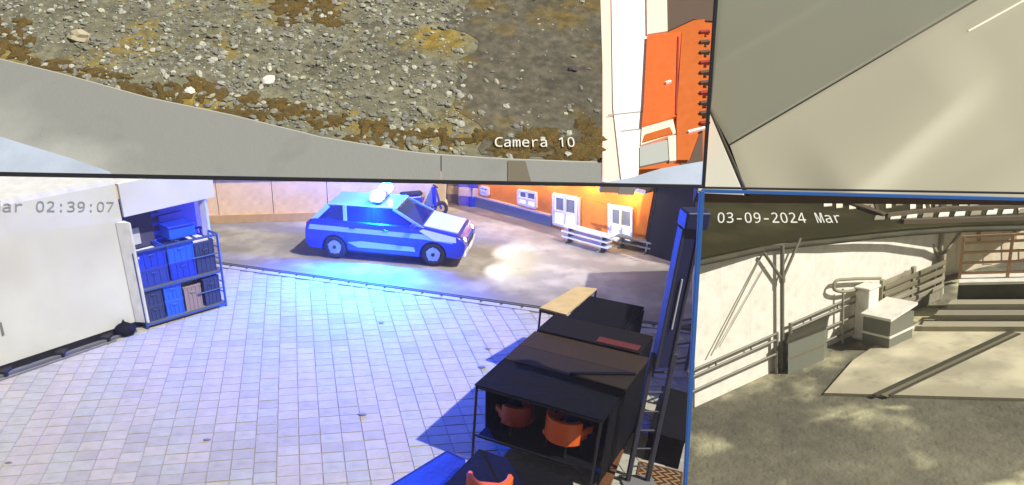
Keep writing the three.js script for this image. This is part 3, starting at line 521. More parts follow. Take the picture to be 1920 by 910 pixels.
{ // black covered chest and patterned mat beside the mast
  const q = [G(1219, 800), G(1278, 815), G(1284, 745), G(1240, 730)];
  const t = thing('covered_chest', 'black cloth covered chest between the mast and the blue screen edge', 'chest');
  const qq = [G(1206, 862), G(1272, 880), G(1282, 790), G(1232, 775)];
  obj('chest_body', prism(qq, V(0, .5, 0)), M.black, t); obj('cloth_lid', prism(qq.map((p, i) => mid(p, mid(qq[0], qq[2]), -.03).setY(.5)), V(0, .04, 0)), M.black, t);
  const c = dtex(256, (u, v) => { const z = Math.abs(((v * 4) % 1) - .5) * 2; const k = ((u * 5 + z * .9) % 1); return k < .45 ? [.62, .47, .28] : [.2, .12, .07]; }, true, 1.6);
  const m = thing('patterned_mat', 'brown mat with zigzag pattern at the foot of the black chest', 'mat');
  obj('mat_sheet', prism([G(1200, 868), G(1279, 888), G(1274, 960), G(1184, 945)], V(0, .015, 0)), mat([.8, .8, .8], .9, { map: c }), m);
  const f = [G(1200, 868), G(1279, 888), G(1274, 960), G(1184, 945)]; obj('binding', [0, 1, 2, 3].map(i => bar(off(f[i], UP, .012), off(f[(i + 1) % 4], UP, .012), .03, .02)), M.plank, m);
}
{ // wooden plank and dark folding chair by the stall
  const t = thing('leaning_plank', 'brown wooden plank lying on the ground beside the largest stall', 'plank'); obj('board', bar(off(G(1178, 800), UP, .05), off(G(1128, 930), UP, .05), .16, .06), M.plank, t); obj('end_cap', bar(off(G(1179, 797), UP, .05), off(G(1178, 801), UP, .05), .17, .07), M.iron, t);
  const p = G(1158, 806); const c = thing('folding_chair', 'black folding chair with curved tube frame right of the largest stall', 'chair', p, .7);
  for (const s of [-1, 1]) { obj('side_hoop', new THREE.TorusGeometry(.28, .02, 8, 24).rotateY(Math.PI / 2).translate(s * .22, .30, 0), M.blackMetal, c); obj('back_tube', rod(V(s * .22, .5, -.18), V(s * .22, .85, -.25), .018), M.blackMetal, c); }
  obj('seat', box(.46, .04, .4, 0, .44, 0, .015), M.black, c); obj('backrest', box(.48, .22, .03, 0, .74, -.24, .012), M.black, c);
  const w = thing('pale_step', 'pale stone step blocks on the paving behind the folding chair', 'step', G(1176, 735), -.2); for (let k = 0; k < 2; k++) obj('block', box(.42, .12, .34 - k * .1, 0, .06 + k * .122, -k * .05, .015), M.whiteSmooth, w);
  const g = thing('guy_wire', 'thin grey wires tying the stall to the railing', 'wire'); const e = off(G(1222, 705), UP, .6); obj('wire', rod(off(G14(1178, 650), UP, -.25), off(e, UP, .35), .006, 6), M.iron, g); obj('wire', rod(off(G14(1170, 690), UP, -.35), e, .006, 6), M.iron, g);
}
{ // litter on the paving
  const L = [[680, 779, .04, 'dark flattened scrap lying alone in the middle of the paving'], [388, 826, .03, 'small dark leaf on the paving left of the centre'], [16, 869, .025, 'tiny black stone near the lower left corner'], [904, 690, .04, 'dark paper scrap near the left edge of the stalls'], [915, 655, .03, 'dark leaf near the far edge of the stalls'], [715, 606, .03, 'brown leaf on the paving below the police car']];
  for (const [x, y, r, l] of L) { const g = new THREE.IcosahedronGeometry(r * 1.15, 1); const p = g.attributes.position; for (let i = 0; i < p.count; i++) { const k = .7 + .6 * H(Math.round(p.getX(i) * 999), Math.round(p.getZ(i) * 999), 3); p.setXYZ(i, p.getX(i) * 1.7 * k, p.getY(i) * .25, p.getZ(i) * k); } g.computeVertexNormals(); const o = obj('litter', g, M.iron); o.position.copy(G(x, y)).setY(r * .4 + .004); tag(o, l, 'litter', 'scraps on the paving'); }
}

// ------------------------------------------------------------------ the terrace on the right-hand lower screen: ground folded up along the yard edge
const nad = ray(1480, 3971).normalize().negate(); const N2 = nad.clone().addScaledVector(dDir, -nad.dot(dDir)).normalize();
const B = plane(D1, N2);
const B2 = (x, y, h = 0) => B(x, y, h);
const bm = {
  shadeDapple: mat([.92, .87, .68], .9, { map: TX.blotch, bumpMap: TX.bump, bumpScale: .02 }),
  deck: mat([.66, .61, .44], .85, { map: TX.dirt, bumpMap: TX.fine, bumpScale: .003 }),
  olive: mat([.085, .08, .045], .85, { map: TX.dirt }), oliveL: mat([.30, .27, .17], .85, { map: TX.dirt }),
  tube: mat([.20, .185, .14], .5, { metalness: .3 }), wall: mat([.90, .86, .73], .7, { map: TX.grain, bumpMap: TX.tarp, bumpScale: .01 }), wallC: mat([.90, .80, .58], .75, { map: TX.grain }),
  roof: new THREE.MeshPhysicalMaterial({ color: new THREE.Color().setRGB(.060, .056, .026), roughness: .95, specularIntensity: .1, map: TX.dirt }), brown: mat([.09, .065, .035], .7), slat: mat([.74, .58, .42], .6, { map: TX.wood }), bin: mat([.17, .175, .13], .6), grey: mat([.48, .44, .33], .8, { map: TX.dirt }),
};
{
  const A = off(D1, dDir, -12), E = off(D1, dDir, 60), side = dDir.clone().cross(N2).normalize(); if (side.x < 0) side.negate();
  struct('terrace_ground', prism([A, E, off(E, side, 45), off(A, side, 45)], N2.clone().multiplyScalar(-.2)), bm.shadeDapple);  // dark tone and pale patches paint canopy shade with dappled light
  const pl = [[1546, 742], [1960, 754], [1960, 560], [1800, 560], [1745, 598], [1660, 640], [1600, 680]].map(([x, y]) => B2(x, y, .004));
  const d = struct('terrace_floor', prism(pl, N2.clone().multiplyScalar(.05)), bm.deck);
  const lin = (x0, y0, x1, y1, w, h, m, name, label, cat, lift = .056) => { const o = obj(name, bar(B2(x0, y0, lift), B2(x1, y1, lift), w, h, N2), m); return tag(o, label, cat); };
  const ch = thing('floor_gutter', 'dark paired gutter running diagonally across the beige terrace floor', 'gutter');
  for (const [dx, w] of [[0, .09], [14, .05]]) obj('gutter_rail', bar(B2(1640 + dx * 2, 742, .06), B2(1898 + dx, 622 + dx * .3, .06), w, .02, N2), bm.olive, ch);
  obj('gutter_bed', bar(B2(1655, 742, .052), B2(1905, 624, .052), .16, .012, N2), bm.oliveL, ch);
  const st = thing('terrace_steps', 'low olive steps below the dark wall at the back of the terrace', 'steps');
  for (const [y0, y1, h] of [[622, 612, .10], [610, 600, .2], [599, 590, .3]]) obj('step', prism([B2(1728 + (622 - y0) * 2, y0, .05), B2(1960, y0 + 1, .05), B2(1960, y1 + 1, .05), B2(1732 + (622 - y0) * 2.2, y1, .05)], N2.clone().multiplyScalar(h)), h === .2 ? bm.grey : bm.deck, st);
}
let FAC;
{ // low dark wall with the far railing and cream facade behind
  const a = B2(1792, 592), b = B2(1975, 592), up = h => N2.clone().multiplyScalar(h), dir = b.clone().sub(a).normalize(), n = dir.clone().cross(N2).normalize(); if (n.z > 0) n.negate();
  const hW = .62;
  const w = thing('low_wall', 'low dark olive wall under the far railing of the terrace', 'wall'); obj('wall_body', prism([a, b, off(b, N2, hW), off(a, N2, hW)], n.clone().multiplyScalar(.5)), bm.olive, w); obj('coping', prism([off(a, N2, hW, n, -.03), off(b, N2, hW, n, -.03), off(b, N2, hW, n, .55), off(a, N2, hW, n, .55)], up(.05)), bm.wall, w);
  const r = thing('far_railing', 'pale brown slatted railing standing on the low dark wall', 'railing'); const b0 = off(a, N2, hW + .05, n, .2), b1 = off(b, N2, hW + .05, n, .2);
  for (let i = 0; i < 3; i++) obj('post', bar(mid(b0, b1, i / 2), off(mid(b0, b1, i / 2), N2, .82), .05, .05, n), bm.slat, r);
  for (const h of [.1, .3, .5, .68, .8]) obj('slat', bar(off(b0, N2, h), off(b1, N2, h), .03, .045, N2), bm.slat, r);
  const f = thing('cream_facade', 'cream coloured house front behind the far railing of the terrace', 'building');
  const f0 = off(a, n, .75, dir, -2.2), f1 = off(b, n, 4.2, dir, 1); FAC = wallPlane(f0, f1, N2); const FW = FAC; const fo = n.clone().negate(); const ft = heightAt(f0, N2, 1700, 424), ft1 = heightAt(f1, N2, 1975, 420);
  obj('wall', prism([f0, f1, off(f1, N2, ft1), off(f0, N2, ft)], n.clone().multiplyScalar(.2)), bm.wallC, f);
  for (const [x0, x1, y0, y1] of [[1795, 1803, 432, 495], [1832, 1840, 432, 452], [1845, 1862, 440, 495], [1900, 1907, 432, 450], [1912, 1925, 466, 486], [1880, 1890, 436, 490]]) obj('pilaster', prism([FW(x0, y1), FW(x1, y1), FW(x1, y0), FW(x0, y0)].map(p => off(p, fo, .003)), fo.clone().multiplyScalar(.015)), y1 > 480 ? mat([.74, .60, .42], .8) : bm.slat, f);
}
// white screen wall, posts and railing along the left of the terrace
const L0 = B2(1310, 768), L1 = B2(1606, 632), lDir = L1.clone().sub(L0).normalize(); let lOut = lDir.clone().cross(N2).normalize(); if (lOut.z < 0) lOut.negate();
const LW = wallPlane(off(L0, lOut, -.10), off(L1, lOut, -.10), N2), LR = wallPlane(L0, L1, N2);
{
  const t = thing('screen_wall', 'bright white curtain wall behind the left railing of the terrace', 'wall');
  const r = thing('left_railing', 'dark tube railing running along the white wall of the terrace', 'railing');
  const span = (x0, x1, rails) => { const P = x => { const y = 768 - (x - 1310) * (136 / 296); return LR(x, y); }; const a = P(x0), b = P(x1); for (const h of rails) obj('rail', rod(off(a, N2, h), off(b, N2, h), .024), bm.tube, r); for (const q of [a, b]) obj('post', bar(q, off(q, N2, Math.max(...rails) + .03), .05, .05, lOut), bm.tube, r); for (const k of [.3, .7]) obj('spacer', rod(off(mid(a, b, k), N2, rails[1]), off(mid(a, b, k), N2, rails[0]), .016), bm.tube, r); };
  span(1296, 1457, [.80, .68, .40]); span(1482, 1604, [.86, .74, .46, .2]);
}
const eave = [[1306, 495], [1380, 479], [1430, 468], [1500, 459], [1560, 453], [1630, 445], [1700, 438], [1800, 431], [1960, 427]];
const baseY = x => 768 - (x - 1310) * (136 / 296), eaveY = x => { for (let i = 1; i < eave.length; i++) if (x <= eave[i][0]) { const a = eave[i - 1], b = eave[i], t = (x - a[0]) / (b[0] - a[0]); return a[1] + (b[1] - a[1]) * t; } return 427; };
const RA = off(LW(1330, 490), lOut, .15), RB = off(LW(1600, 449), lOut, .15), RC = FAC(1920, 428);
const RN = RB.clone().sub(RA).cross(lOut.clone().negate().addScaledVector(N2, .22)).normalize(); if (RN.dot(N2) < 0) RN.negate();
const RP = plane(RA, RN); const postB = LR(1467, baseY(1467)); const roofH = heightAt(postB, N2, 1467, 494);
{ // white wall panels, cut to the canopy's underside
  const t = scene.children.find(o => o.name === 'screen_wall'); const xs = [1300, 1352, 1408, 1466, 1530, 1600, 1680, 1770];
  const clip = x => Math.max(x, 1303);
  for (let i = 0; i < xs.length - 1; i++) { const x0 = clip(xs[i]), x1 = xs[i + 1] - .15; obj('wall_panel', prism([LW(x0, baseY(x0) - 6), LW(x1, baseY(x1) - 6), LW(x1, eaveY(x1) - 5), LW(x0, eaveY(x0) - 5)], lOut.clone().multiplyScalar(-.06)), bm.wall, t); }
}
{
  const t = thing('pergola_roof', 'dark olive canopy roof with curved edge along the top of the terrace', 'canopy');
  const R = (x, y, h = .12) => RP(x, y, h);
  const p = [...eave, [1975, 335], [1303, 330]].map(([x, y]) => RP(x, y)); obj('roof_sheet', prism(p, RN.clone().multiplyScalar(.09)), bm.roof, t);
  const e = eave.map(([x, y]) => RP(x, y, .05)); obj('eave_beam', e.slice(1).map((q, i) => rod(e[i], q, .05, 8)), bm.olive, t);
  for (const [x0, y0, x1, y1] of [[1660, 405, 1775, 392], [1775, 392, 1940, 387], [1690, 416, 1940, 408], [1565, 372, 1660, 405]]) obj('roof_beam', bar(R(x0, y0), R(x1, y1), .12, .1, N2), bm.brown, t);
  for (const [x, y0, y1] of [[1640, 372, 402], [1735, 366, 394], [1760, 366, 392], [1770, 392, 368]]) obj('strut', bar(R(x, y0), R(x + 8, y1), .05, .05, N2), bm.brown, t);
  for (let i = 0; i < 17; i++) { const x = 1545 + i * 23 + rr(-4, 4), y = 372 + rr(0, 8), w = rr(10, 17), hh = rr(10, 18); obj('skylight_pane', prism([R(x, y + hh, .095), R(x + w, y + hh - 1, .095), R(x + w, y, .095), R(x, y, .095)], N2.clone().multiplyScalar(.02)), [bm.wall, bm.grey, bm.grey, bm.wallC][(rnd() * 4) | 0], t); }
  for (let i = 0; i < 10; i++) { const x = 1640 + i * 30, y = 413 - i * 1.4; obj('skylight_pane', prism([R(x, y, .095), R(x + 19, y - 1, .095), R(x + 21, y - 8, .095), R(x + 3, y - 7, .095)], N2.clone().multiplyScalar(.02)), i % 3 ? bm.wall : bm.grey, t); }
}
const yPost = (label, x, yb, s, w) => { const q = LR(x, yb), t = thing('branched_post', label, 'post', V(0, 0, 0), 0, 'branched posts under the canopy'); const fork = heightAt(q, N2, x, w.fork); const top = heightAt(q, N2, x, eaveY(x)) + .03; const f = off(q, N2, fork);
  obj('shaft', rod(q, off(q, N2, top), .035), bm.tube, t); obj('collar', new THREE.CylinderGeometry(.05, .05, .09, 12).applyMatrix4(new THREE.Matrix4().compose(f, new THREE.Quaternion().setFromUnitVectors(UP, N2), V(1, 1, 1))), bm.tube, t); t.children.at(-1).geometry.userData.world = true;
  for (const k of [-1, 1]) obj('branch', rod(f, off(q, N2, top, lDir, k * s), .026), bm.tube, t); };
yPost('dark post with two branches standing left in front of the white wall', 1467, 768 - 157 * (136 / 296), .42, { fork: 525 });
{ // farther posts
  const q = B2(1756, 560), t = thing('branched_post', 'faint branched post beside the far end of the white wall', 'post', V(0, 0, 0), 0, 'branched posts under the canopy'); const h = heightAt(q, N2, 1756, 436); obj('shaft', rod(q, off(q, N2, h), .035), bm.grey, t); for (const k of [-1, 1]) obj('branch', rod(off(q, N2, h * .62), off(q, N2, h, V(1, 0, 0), k * .35), .03), bm.grey, t);
  const r = thing('stay_rope', 'pair of thin grey stay ropes slanting across the white wall', 'rope'); obj('rope', rod(off(LW(1425, 480), lOut, .03), off(LR(1335, 668), lOut, -.02), .014, 6), bm.grey, r); obj('rope', rod(off(LW(1432, 500), lOut, .03), off(LW(1345, 650), lOut, .05), .008, 6), bm.grey, r);
}
{ // bin by the railing
  const q = [B2(1478, 702), B2(1545, 676), B2(1552, 650), B2(1490, 668)]; const t = thing('waste_bin', 'dark green waste bin with flat lid against the left railing', 'bin');
  const h = .62; obj('bin_body', prism(q, N2.clone().multiplyScalar(h)), bm.bin, t); obj('lid', prism(q.map(p => mid(p, mid(q[0], q[2]), -.08).addScaledVector(N2, h)), N2.clone().multiplyScalar(.06)), bm.olive, t); obj('band', prism(q.map(p => mid(p, mid(q[0], q[2]), -.02).addScaledVector(N2, h * .45)), N2.clone().multiplyScalar(.05)), bm.oliveL, t);
}
{ // white pillar, dark barrel with white top
  const q = B2(1622, 634), t = thing('white_pillar', 'white square pillar at the end of the left railing', 'pillar'); const h = heightAt(q, N2, 1622, 540); obj('shaft', bar(q, off(q, N2, h), .28, .28, lOut), bm.wall, t); obj('cap', bar(off(q, N2, h), off(q, N2, h + .05), .32, .32, lOut), bm.wall, t); obj('base', bar(q, off(q, N2, .1), .33, .33, lOut), bm.wall, t);
  const b = thing('serving_counter', 'dark grey counter box with slanting white cloth top right of the white pillar', 'counter'); const c = B2(1663, 642); const hc = heightAt(c, N2, 1663, 588); const m4 = new THREE.Matrix4().compose(c, new THREE.Quaternion().setFromUnitVectors(UP, N2), V(1, 1, 1));
  const eL = lDir.clone(), q4 = [off(c, eL, -.3, lOut, .26), off(c, eL, .3, lOut, .26), off(c, eL, .3, lOut, -.26), off(c, eL, -.3, lOut, -.26)];
  obj('counter_body', prism(q4, N2.clone().multiplyScalar(hc)), bm.bin, b); obj('shelf_edge', prism(q4.map(p => mid(p, c, -.05).addScaledVector(N2, hc * .42)), N2.clone().multiplyScalar(.04)), bm.wall, b);
  obj('cloth_top', prism(q4.map((p, i) => mid(p, c, -.12).addScaledVector(N2, hc + .01 + (i === 1 || i === 2 ? .10 : 0))), N2.clone().multiplyScalar(.05)), bm.wall, b);
}
{ // slatted bench and looped handrail
  const t = thing('slatted_fence', 'dark slanting slatted fence panel before the far corner of the terrace', 'fence'); const a = B2(1650, 612), b = B2(1762, 562); const h = .9;
  for (const q of [a, mid(a, b), b]) obj('post', bar(q, off(q, N2, h + .05), .07, .07, lOut), bm.grey, t);
  for (const k of [.34, .52, .7, .88]) obj('slat', bar(off(a, N2, k * h, lOut, .05), off(b, N2, k * h, lOut, .05), .03, .09, N2), k > .6 ? bm.oliveL : bm.grey, t);
  obj('kick_board', prism([off(a, N2, .02), off(b, N2, .02), off(b, N2, .26), off(a, N2, .26)], lOut.clone().multiplyScalar(.03)), bm.grey, t);
  obj('back_sheet', prism([off(a, N2, .3), off(mid(a, b, .55), N2, .3), off(mid(a, b, .55), N2, h), off(a, N2, h)], lOut.clone().multiplyScalar(-.03)), bm.grey, t);
  const r = thing('looped_handrail', 'grey tube handrail with rounded end in front of the white wall', 'handrail'); const W = (x, y) => off(LW(x, y), lOut, .12);
  const c = new THREE.CatmullRomCurve3([W(1640, 536), W(1600, 541), W(1566, 545), W(1552, 538), W(1556, 526), W(1580, 522), W(1640, 520)]); const tg = new THREE.TubeGeometry(c, 40, .03, 8); tg.userData.world = true; obj('tube', tg, bm.grey, r);
  for (const x of [1570, 1628]) { const y = 768 - (x - 1310) * (136 / 296) - 8; obj('support', rod(W(x, 540), W(x, y), .02), bm.grey, r); }
}

// ------------------------------------------------------------------ upper left screen: gravel verge seen from above
const tilt = 25 * Math.PI / 180, NU = V(0, Math.cos(tilt), Math.sin(tilt)), U0 = CAM.clone().addScaledVector(ray(700, 340), 3.0);
const U = plane(U0, NU), UL = (x, y, h = 0) => U(x, y, h);
const um = { gravel: mat([.76, .76, .66], .95, { map: TX.gravel, bumpMap: TX.fine, bumpScale: .006 }), kerb: mat([.37, .385, .385], .85, { map: TX.dirt, bumpMap: TX.fine, bumpScale: .002 }), pale: mat([.42, .48, .58], .7, { map: TX.grain }), soil: mat([.56, .41, .14], .95, { map: TX.gravel, bumpMap: TX.bump, bumpScale: .01 }), glare: mat([.92, .88, .82], .6), orange: mat([.72, .12, .015], .5, { bumpMap: TX.tarp, bumpScale: .02 }), orange2: mat([.50, .11, .01], .5, { bumpMap: TX.tarp, bumpScale: .02 }), pink: mat([.92, .66, .50], .6), brown: mat([.09, .055, .035], .7), grey: mat([.36, .37, .34], .7) };
const kerbTop = x => { const k = [[-140, 70], [0, 112], [110, 138], [280, 185], [430, 216], [600, 258], [780, 288], [940, 299], [1100, 305], [1200, 306]]; for (let i = 1; i < k.length; i++) if (x <= k[i][0]) { const a = k[i - 1], b = k[i], t = (x - a[0]) / (b[0] - a[0]); return a[1] + (b[1] - a[1]) * t; } return 306; };
const divY = x => 326 + (x / 1318) * 22;
{
  const ps = []; for (let x = -520; x <= 1130; x += 40) ps.push([x, kerbTop(x)]);
  const gp = [[-520, -70], ...ps, [1130, -70]].map(([x, y]) => UL(x, y));
  struct('gravel_verge', prism(gp, NU.clone().multiplyScalar(-.08)), um.gravel);
  const kp = [...ps, [1130, divY(1130) + 4], [-520, divY(-520) + 4]].map(([x, y]) => UL(x, y, -.004));
  const k = thing('concrete_kerb', 'curved grey concrete kerb below the gravel in the upper left screen', 'kerb');
  const cut = [-520, 828, 1130]; for (let i = 0; i < cut.length - 1; i++) { const a = cut[i], b = cut[i + 1], q = []; for (let x = a; x < b; x += 30) q.push([x, kerbTop(x)]); q.push([b - 2, kerbTop(b)], [b - 2, divY(b) + 2], [a, divY(a) + 2]); obj('kerb_slab', prism(q.map(([x, y]) => UL(x, y, .012)), NU.clone().multiplyScalar(-.008 - .001 * (i % 2))), um.kerb, k); }
  obj('kerb_lip', ps.slice(1).map((p, i) => rod(UL(ps[i][0], ps[i][1], .010), UL(p[0], p[1], .010), .005, 6)), mat([.40, .39, .33], .9), k);
  obj('rust_stain', prism([UL(952, 302, .014), UL(985, 303, .014), UL(996, 342, .014), UL(952, 342, .014)], NU.clone().multiplyScalar(.002)), mat([.13, .11, .075], .9), k);
  const b = tag(obj('paved_corner', prism([UL(-520, 90, .013), UL(0, 258, .013), UL(60, 277, .013), UL(130, 298, .013), UL(205, 324, .013), UL(212, 331, .013), UL(-520, 318, .013)], NU.clone().multiplyScalar(.006)), um.pale), 'pale blue smooth paving corner at the left end of the grey kerb', 'paving');
  b.userData.kind = 'structure'; delete b.userData.category;
  // brown soil drifts against the kerb
  const soil = []; const blob = (x, y, w, h) => { const g = new THREE.SphereGeometry(1, 22, 10, 0, Math.PI * 2, 0, Math.PI / 2); const p = g.attributes.position; const c = UL(x, y), e = UL(x + w, y).sub(c), f = UL(x, y - h).sub(c); for (let i = 0; i < p.count; i++) { const a = Math.atan2(p.getZ(i), p.getX(i)); const k = .45 + 1.1 * vnoise(Math.cos(a) * 3 + 9 + x, Math.sin(a) * 2 + 9, 256, 7); const q = c.clone().addScaledVector(e, p.getX(i) * k).addScaledVector(f, p.getZ(i) * k).addScaledVector(NU, p.getY(i) * .012 - .002); p.setXYZ(i, q.x, q.y, q.z); } g.computeVertexNormals(); return g; };
  for (let x = -420; x < 1120; x += 13) { if (rnd() < .12) continue; const d = x < 40 ? 30 : x < 320 ? 14 : x < 900 ? 25 : 27; const y = kerbTop(x) - 3 - d * Math.pow(rnd(), .7) * 1.7; soil.push(blob(x + rr(-8, 8), y, rr(9, 30), rr(4, d * .62))); }
  for (const [cx, cy, w, h, n] of [[590, 22, 55, 28, 16], [15, 72, 45, 32, 12], [545, 8, 30, 16, 6], [1085, 262, 40, 34, 14], [990, 268, 70, 24, 14], [480, 205, 80, 12, 7]]) for (let i = 0; i < n; i++) soil.push(blob(Math.min(1112, cx + rr(-w, w)), cy + rr(-h, h), rr(10, 26), rr(5, 13)));
  const so = obj('soil_drift', soil, um.soil); so.userData.kind = 'stuff'; tag(so, 'brown soil and dead leaves drifted along the kerb', 'soil');
  { // compacted mauve grey track along the right of the verge
    const e = []; for (let y = -70; y <= 290; y += 12) e.push([858 + 46 * (vnoise(y / 40 + 9, 3.3, 256, 5) - .5) * 2 + 20 * (vnoise(y / 9 + 9, 1.3, 256, 5) - .5) + y * .12, y]);
    struct('compacted_track', prism([...e, [1100, 296], [1129, 296], [1129, -70]].map(([x, y]) => UL(x, y, .002)), NU.clone().multiplyScalar(-.004)), mat([.46, .43, .395], .95, { map: TX.gravel, bumpMap: TX.fine, bumpScale: .004 }));
  }
  // loose stones
  const pos = []; for (let i = 0; i < 11500; i++) { const x = rr(-420, 1125), y = rr(-40, 300); if (y > kerbTop(x) - 3) continue; if (x > 870 && rnd() < .88) continue; if (vnoise(x / 90 + 5, y / 60 + 5, 256, 3) < .3 && rnd() < .6) continue; pos.push([x, y]); }
  const pebble = (s) => { const g = new THREE.IcosahedronGeometry(1, 1); const p = g.attributes.position; for (let i = 0; i < p.count; i++) { const k = .75 + .5 * H(Math.round(p.getX(i) * 77) + 300, Math.round(p.getY(i) * 77 + p.getZ(i) * 31) + 300, s); p.setXYZ(i, p.getX(i) * k, p.getY(i) * k * .6, p.getZ(i) * k); } g.computeVertexNormals(); return g; };
  for (let v = 0; v < 3; v++) { const part = pos.filter((_, i) => i % 3 === v); const im = new THREE.InstancedMesh(pebble(v), mat([1, 1, 1], .9), part.length); im.name = numbered('gravel_stones'); im.userData.kind = 'stuff'; tag(im, 'loose grey and buff pebbles scattered over the verge', 'gravel');
    part.forEach(([x, y], i) => { const r = Math.pow(rnd(), 3.4) * .013 + .0034; im.setMatrixAt(i, new THREE.Matrix4().compose(UL(x, y, r * .2), new THREE.Quaternion().setFromEuler(new THREE.Euler(rr(-.3, .3) + tilt, rr(0, 6.28), rr(-.3, .3))), V(r * rr(1, 1.6), r, r))); const k = Math.pow(rnd(), 3) * .30 + .17; im.setColorAt(i, new THREE.Color().setRGB(k, k * rr(.95, 1.02), k * rr(.70, .88))); });
    scene.add(flags(im)); }
  // single larger stones
  [[148, 68, .04, 'largest buff stone, at the left of the gravel'], [502, 152, .03, 'pale pointed stone near the middle of the gravel'], [355, 170, .022, 'small white stone just above the kerb'], [1075, 130, .018, 'dark upright stone in the smooth right part of the gravel']].forEach(([x, y, r, l], i) => { const g = pebble(i + 11); g.scale(r * 1.3, r, r); const o = obj('stone', g, mat(i === 3 ? [.06, .05, .05] : i === 0 ? [.42, .36, .24] : [.6, .58, .52], .9)); o.position.copy(UL(x, y, r * .3)); o.rotation.set(tilt, i, 0); tag(o, l, 'stone', 'single stones on the gravel'); });
  // white wall strip, with glare and its pinkish fringe painted in, and orange cabinet
  const w = thing('white_strip_wall', 'white low wall with glare painted in between the gravel and the orange cabinet', 'wall');
  const H1 = .03; const sp = (a, h0, h1, m, name, par) => obj(name, prism(a.map(([x, y]) => UL(x, y, h1 * .4)), NU.clone().multiplyScalar(h0 - h1 * .4)), m, par);
  sp([[1124, -70], [1146, -70], [1150, 200], [1166, 342], [1130, 341], [1130, 120]], -.05, .010, um.pink, 'glare_fringe', w);  // pink strip paints the fringe of the glare
  sp([[1146, -70], [1212, -70], [1214, 90], [1207, 200], [1196, 343], [1166, 342], [1150, 200]], -.05, H1, um.glare, 'wall_top', w);
  for (const [a, b, c, d] of [[1140, 216, 1206, 209], [1166, 246, 1200, 242]]) obj('joint', bar(UL(a, b, .014), UL(c, d, .014), .006, .004, NU), um.grey, w);
  const o = thing('orange_cabinet', 'orange sheeted cabinet with brown ribbed side right of the white wall', 'cabinet');
  sp([[1206, -70], [1346, -70], [1322, 306], [1276, 314], [1198, 318], [1203, 230], [1212, 90]], -.06, .02, um.orange2, 'carcass', o);
  sp([[1212, -70], [1250, -70], [1252, 58], [1214, 64]], -.05, .06, um.pink, 'pale_panel', o);
  sp([[1252, -70], [1348, -70], [1340, 40], [1300, 36], [1252, 58]], -.05, .04, um.brown, 'dark_top', o);
  sp([[1214, 66], [1278, 60], [1270, 172], [1268, 218], [1204, 236], [1208, 190]], -.05, .075, um.orange, 'front_sheet', o);
  sp([[1279, 60], [1300, 38], [1322, 36], [1316, 232], [1290, 300], [1270, 300], [1269, 218], [1272, 172]], -.05, .065, um.orange2, 'side_sheet', o);
  sp([[1204, 238], [1262, 222], [1268, 250], [1202, 272]], -.05, .05, um.pink, 'lower_shelf', o); sp([[1210, 252], [1256, 238], [1262, 250], [1206, 266]], .021, .064, um.orange2, 'shelf_lip', o);
  sp([[1200, 275], [1252, 262], [1256, 300], [1200, 312]], -.05, .045, um.grey, 'grey_drawer', o); sp([[1253, 256], [1272, 252], [1276, 300], [1256, 302]], -.05, .055, um.pink, 'corner_strip', o); sp([[1276, 302], [1294, 300], [1318, 236], [1318, 306], [1276, 314]], -.05, .03, um.brown, 'dark_foot', o);
  for (let i = 0; i < 10; i++) obj('rib', bar(UL(1312, 62 + i * 19, .028), UL(1330, 60 + i * 19, .028), .018, .02, NU), i % 3 ? um.brown : M.letterBrown, o);
  obj('handle', bar(UL(1248, 156, .036), UL(1258, 153, .036), .012, .012, NU), um.glare, o); obj('seam', bar(UL(1272, 70, .03), UL(1268, 216, .03), .008, .01, NU), M.letterBrown, o);
  obj('rope', bar(UL(1290, 248, .03), UL(1322, 240, .03), .012, .012, NU), um.glare, o);
  const bl = obj('paved_edge', prism([UL(1130, 345, .016), UL(1180, 336, .016), UL(1240, 318, .016), UL(1322, 304, .016), UL(1318, 349, .016)], NU.clone().multiplyScalar(.006)), um.pale); bl.userData.kind = 'structure'; bl.userData.label = 'pale blue paving edge below the orange cabinet';
  struct('verge_base', prism([[-520, -70], [1336, -70], [1318, 300], [-520, 200]].map(([x, y]) => UL(x, y, -.09)), NU.clone().multiplyScalar(-.06)), M.earth);
}
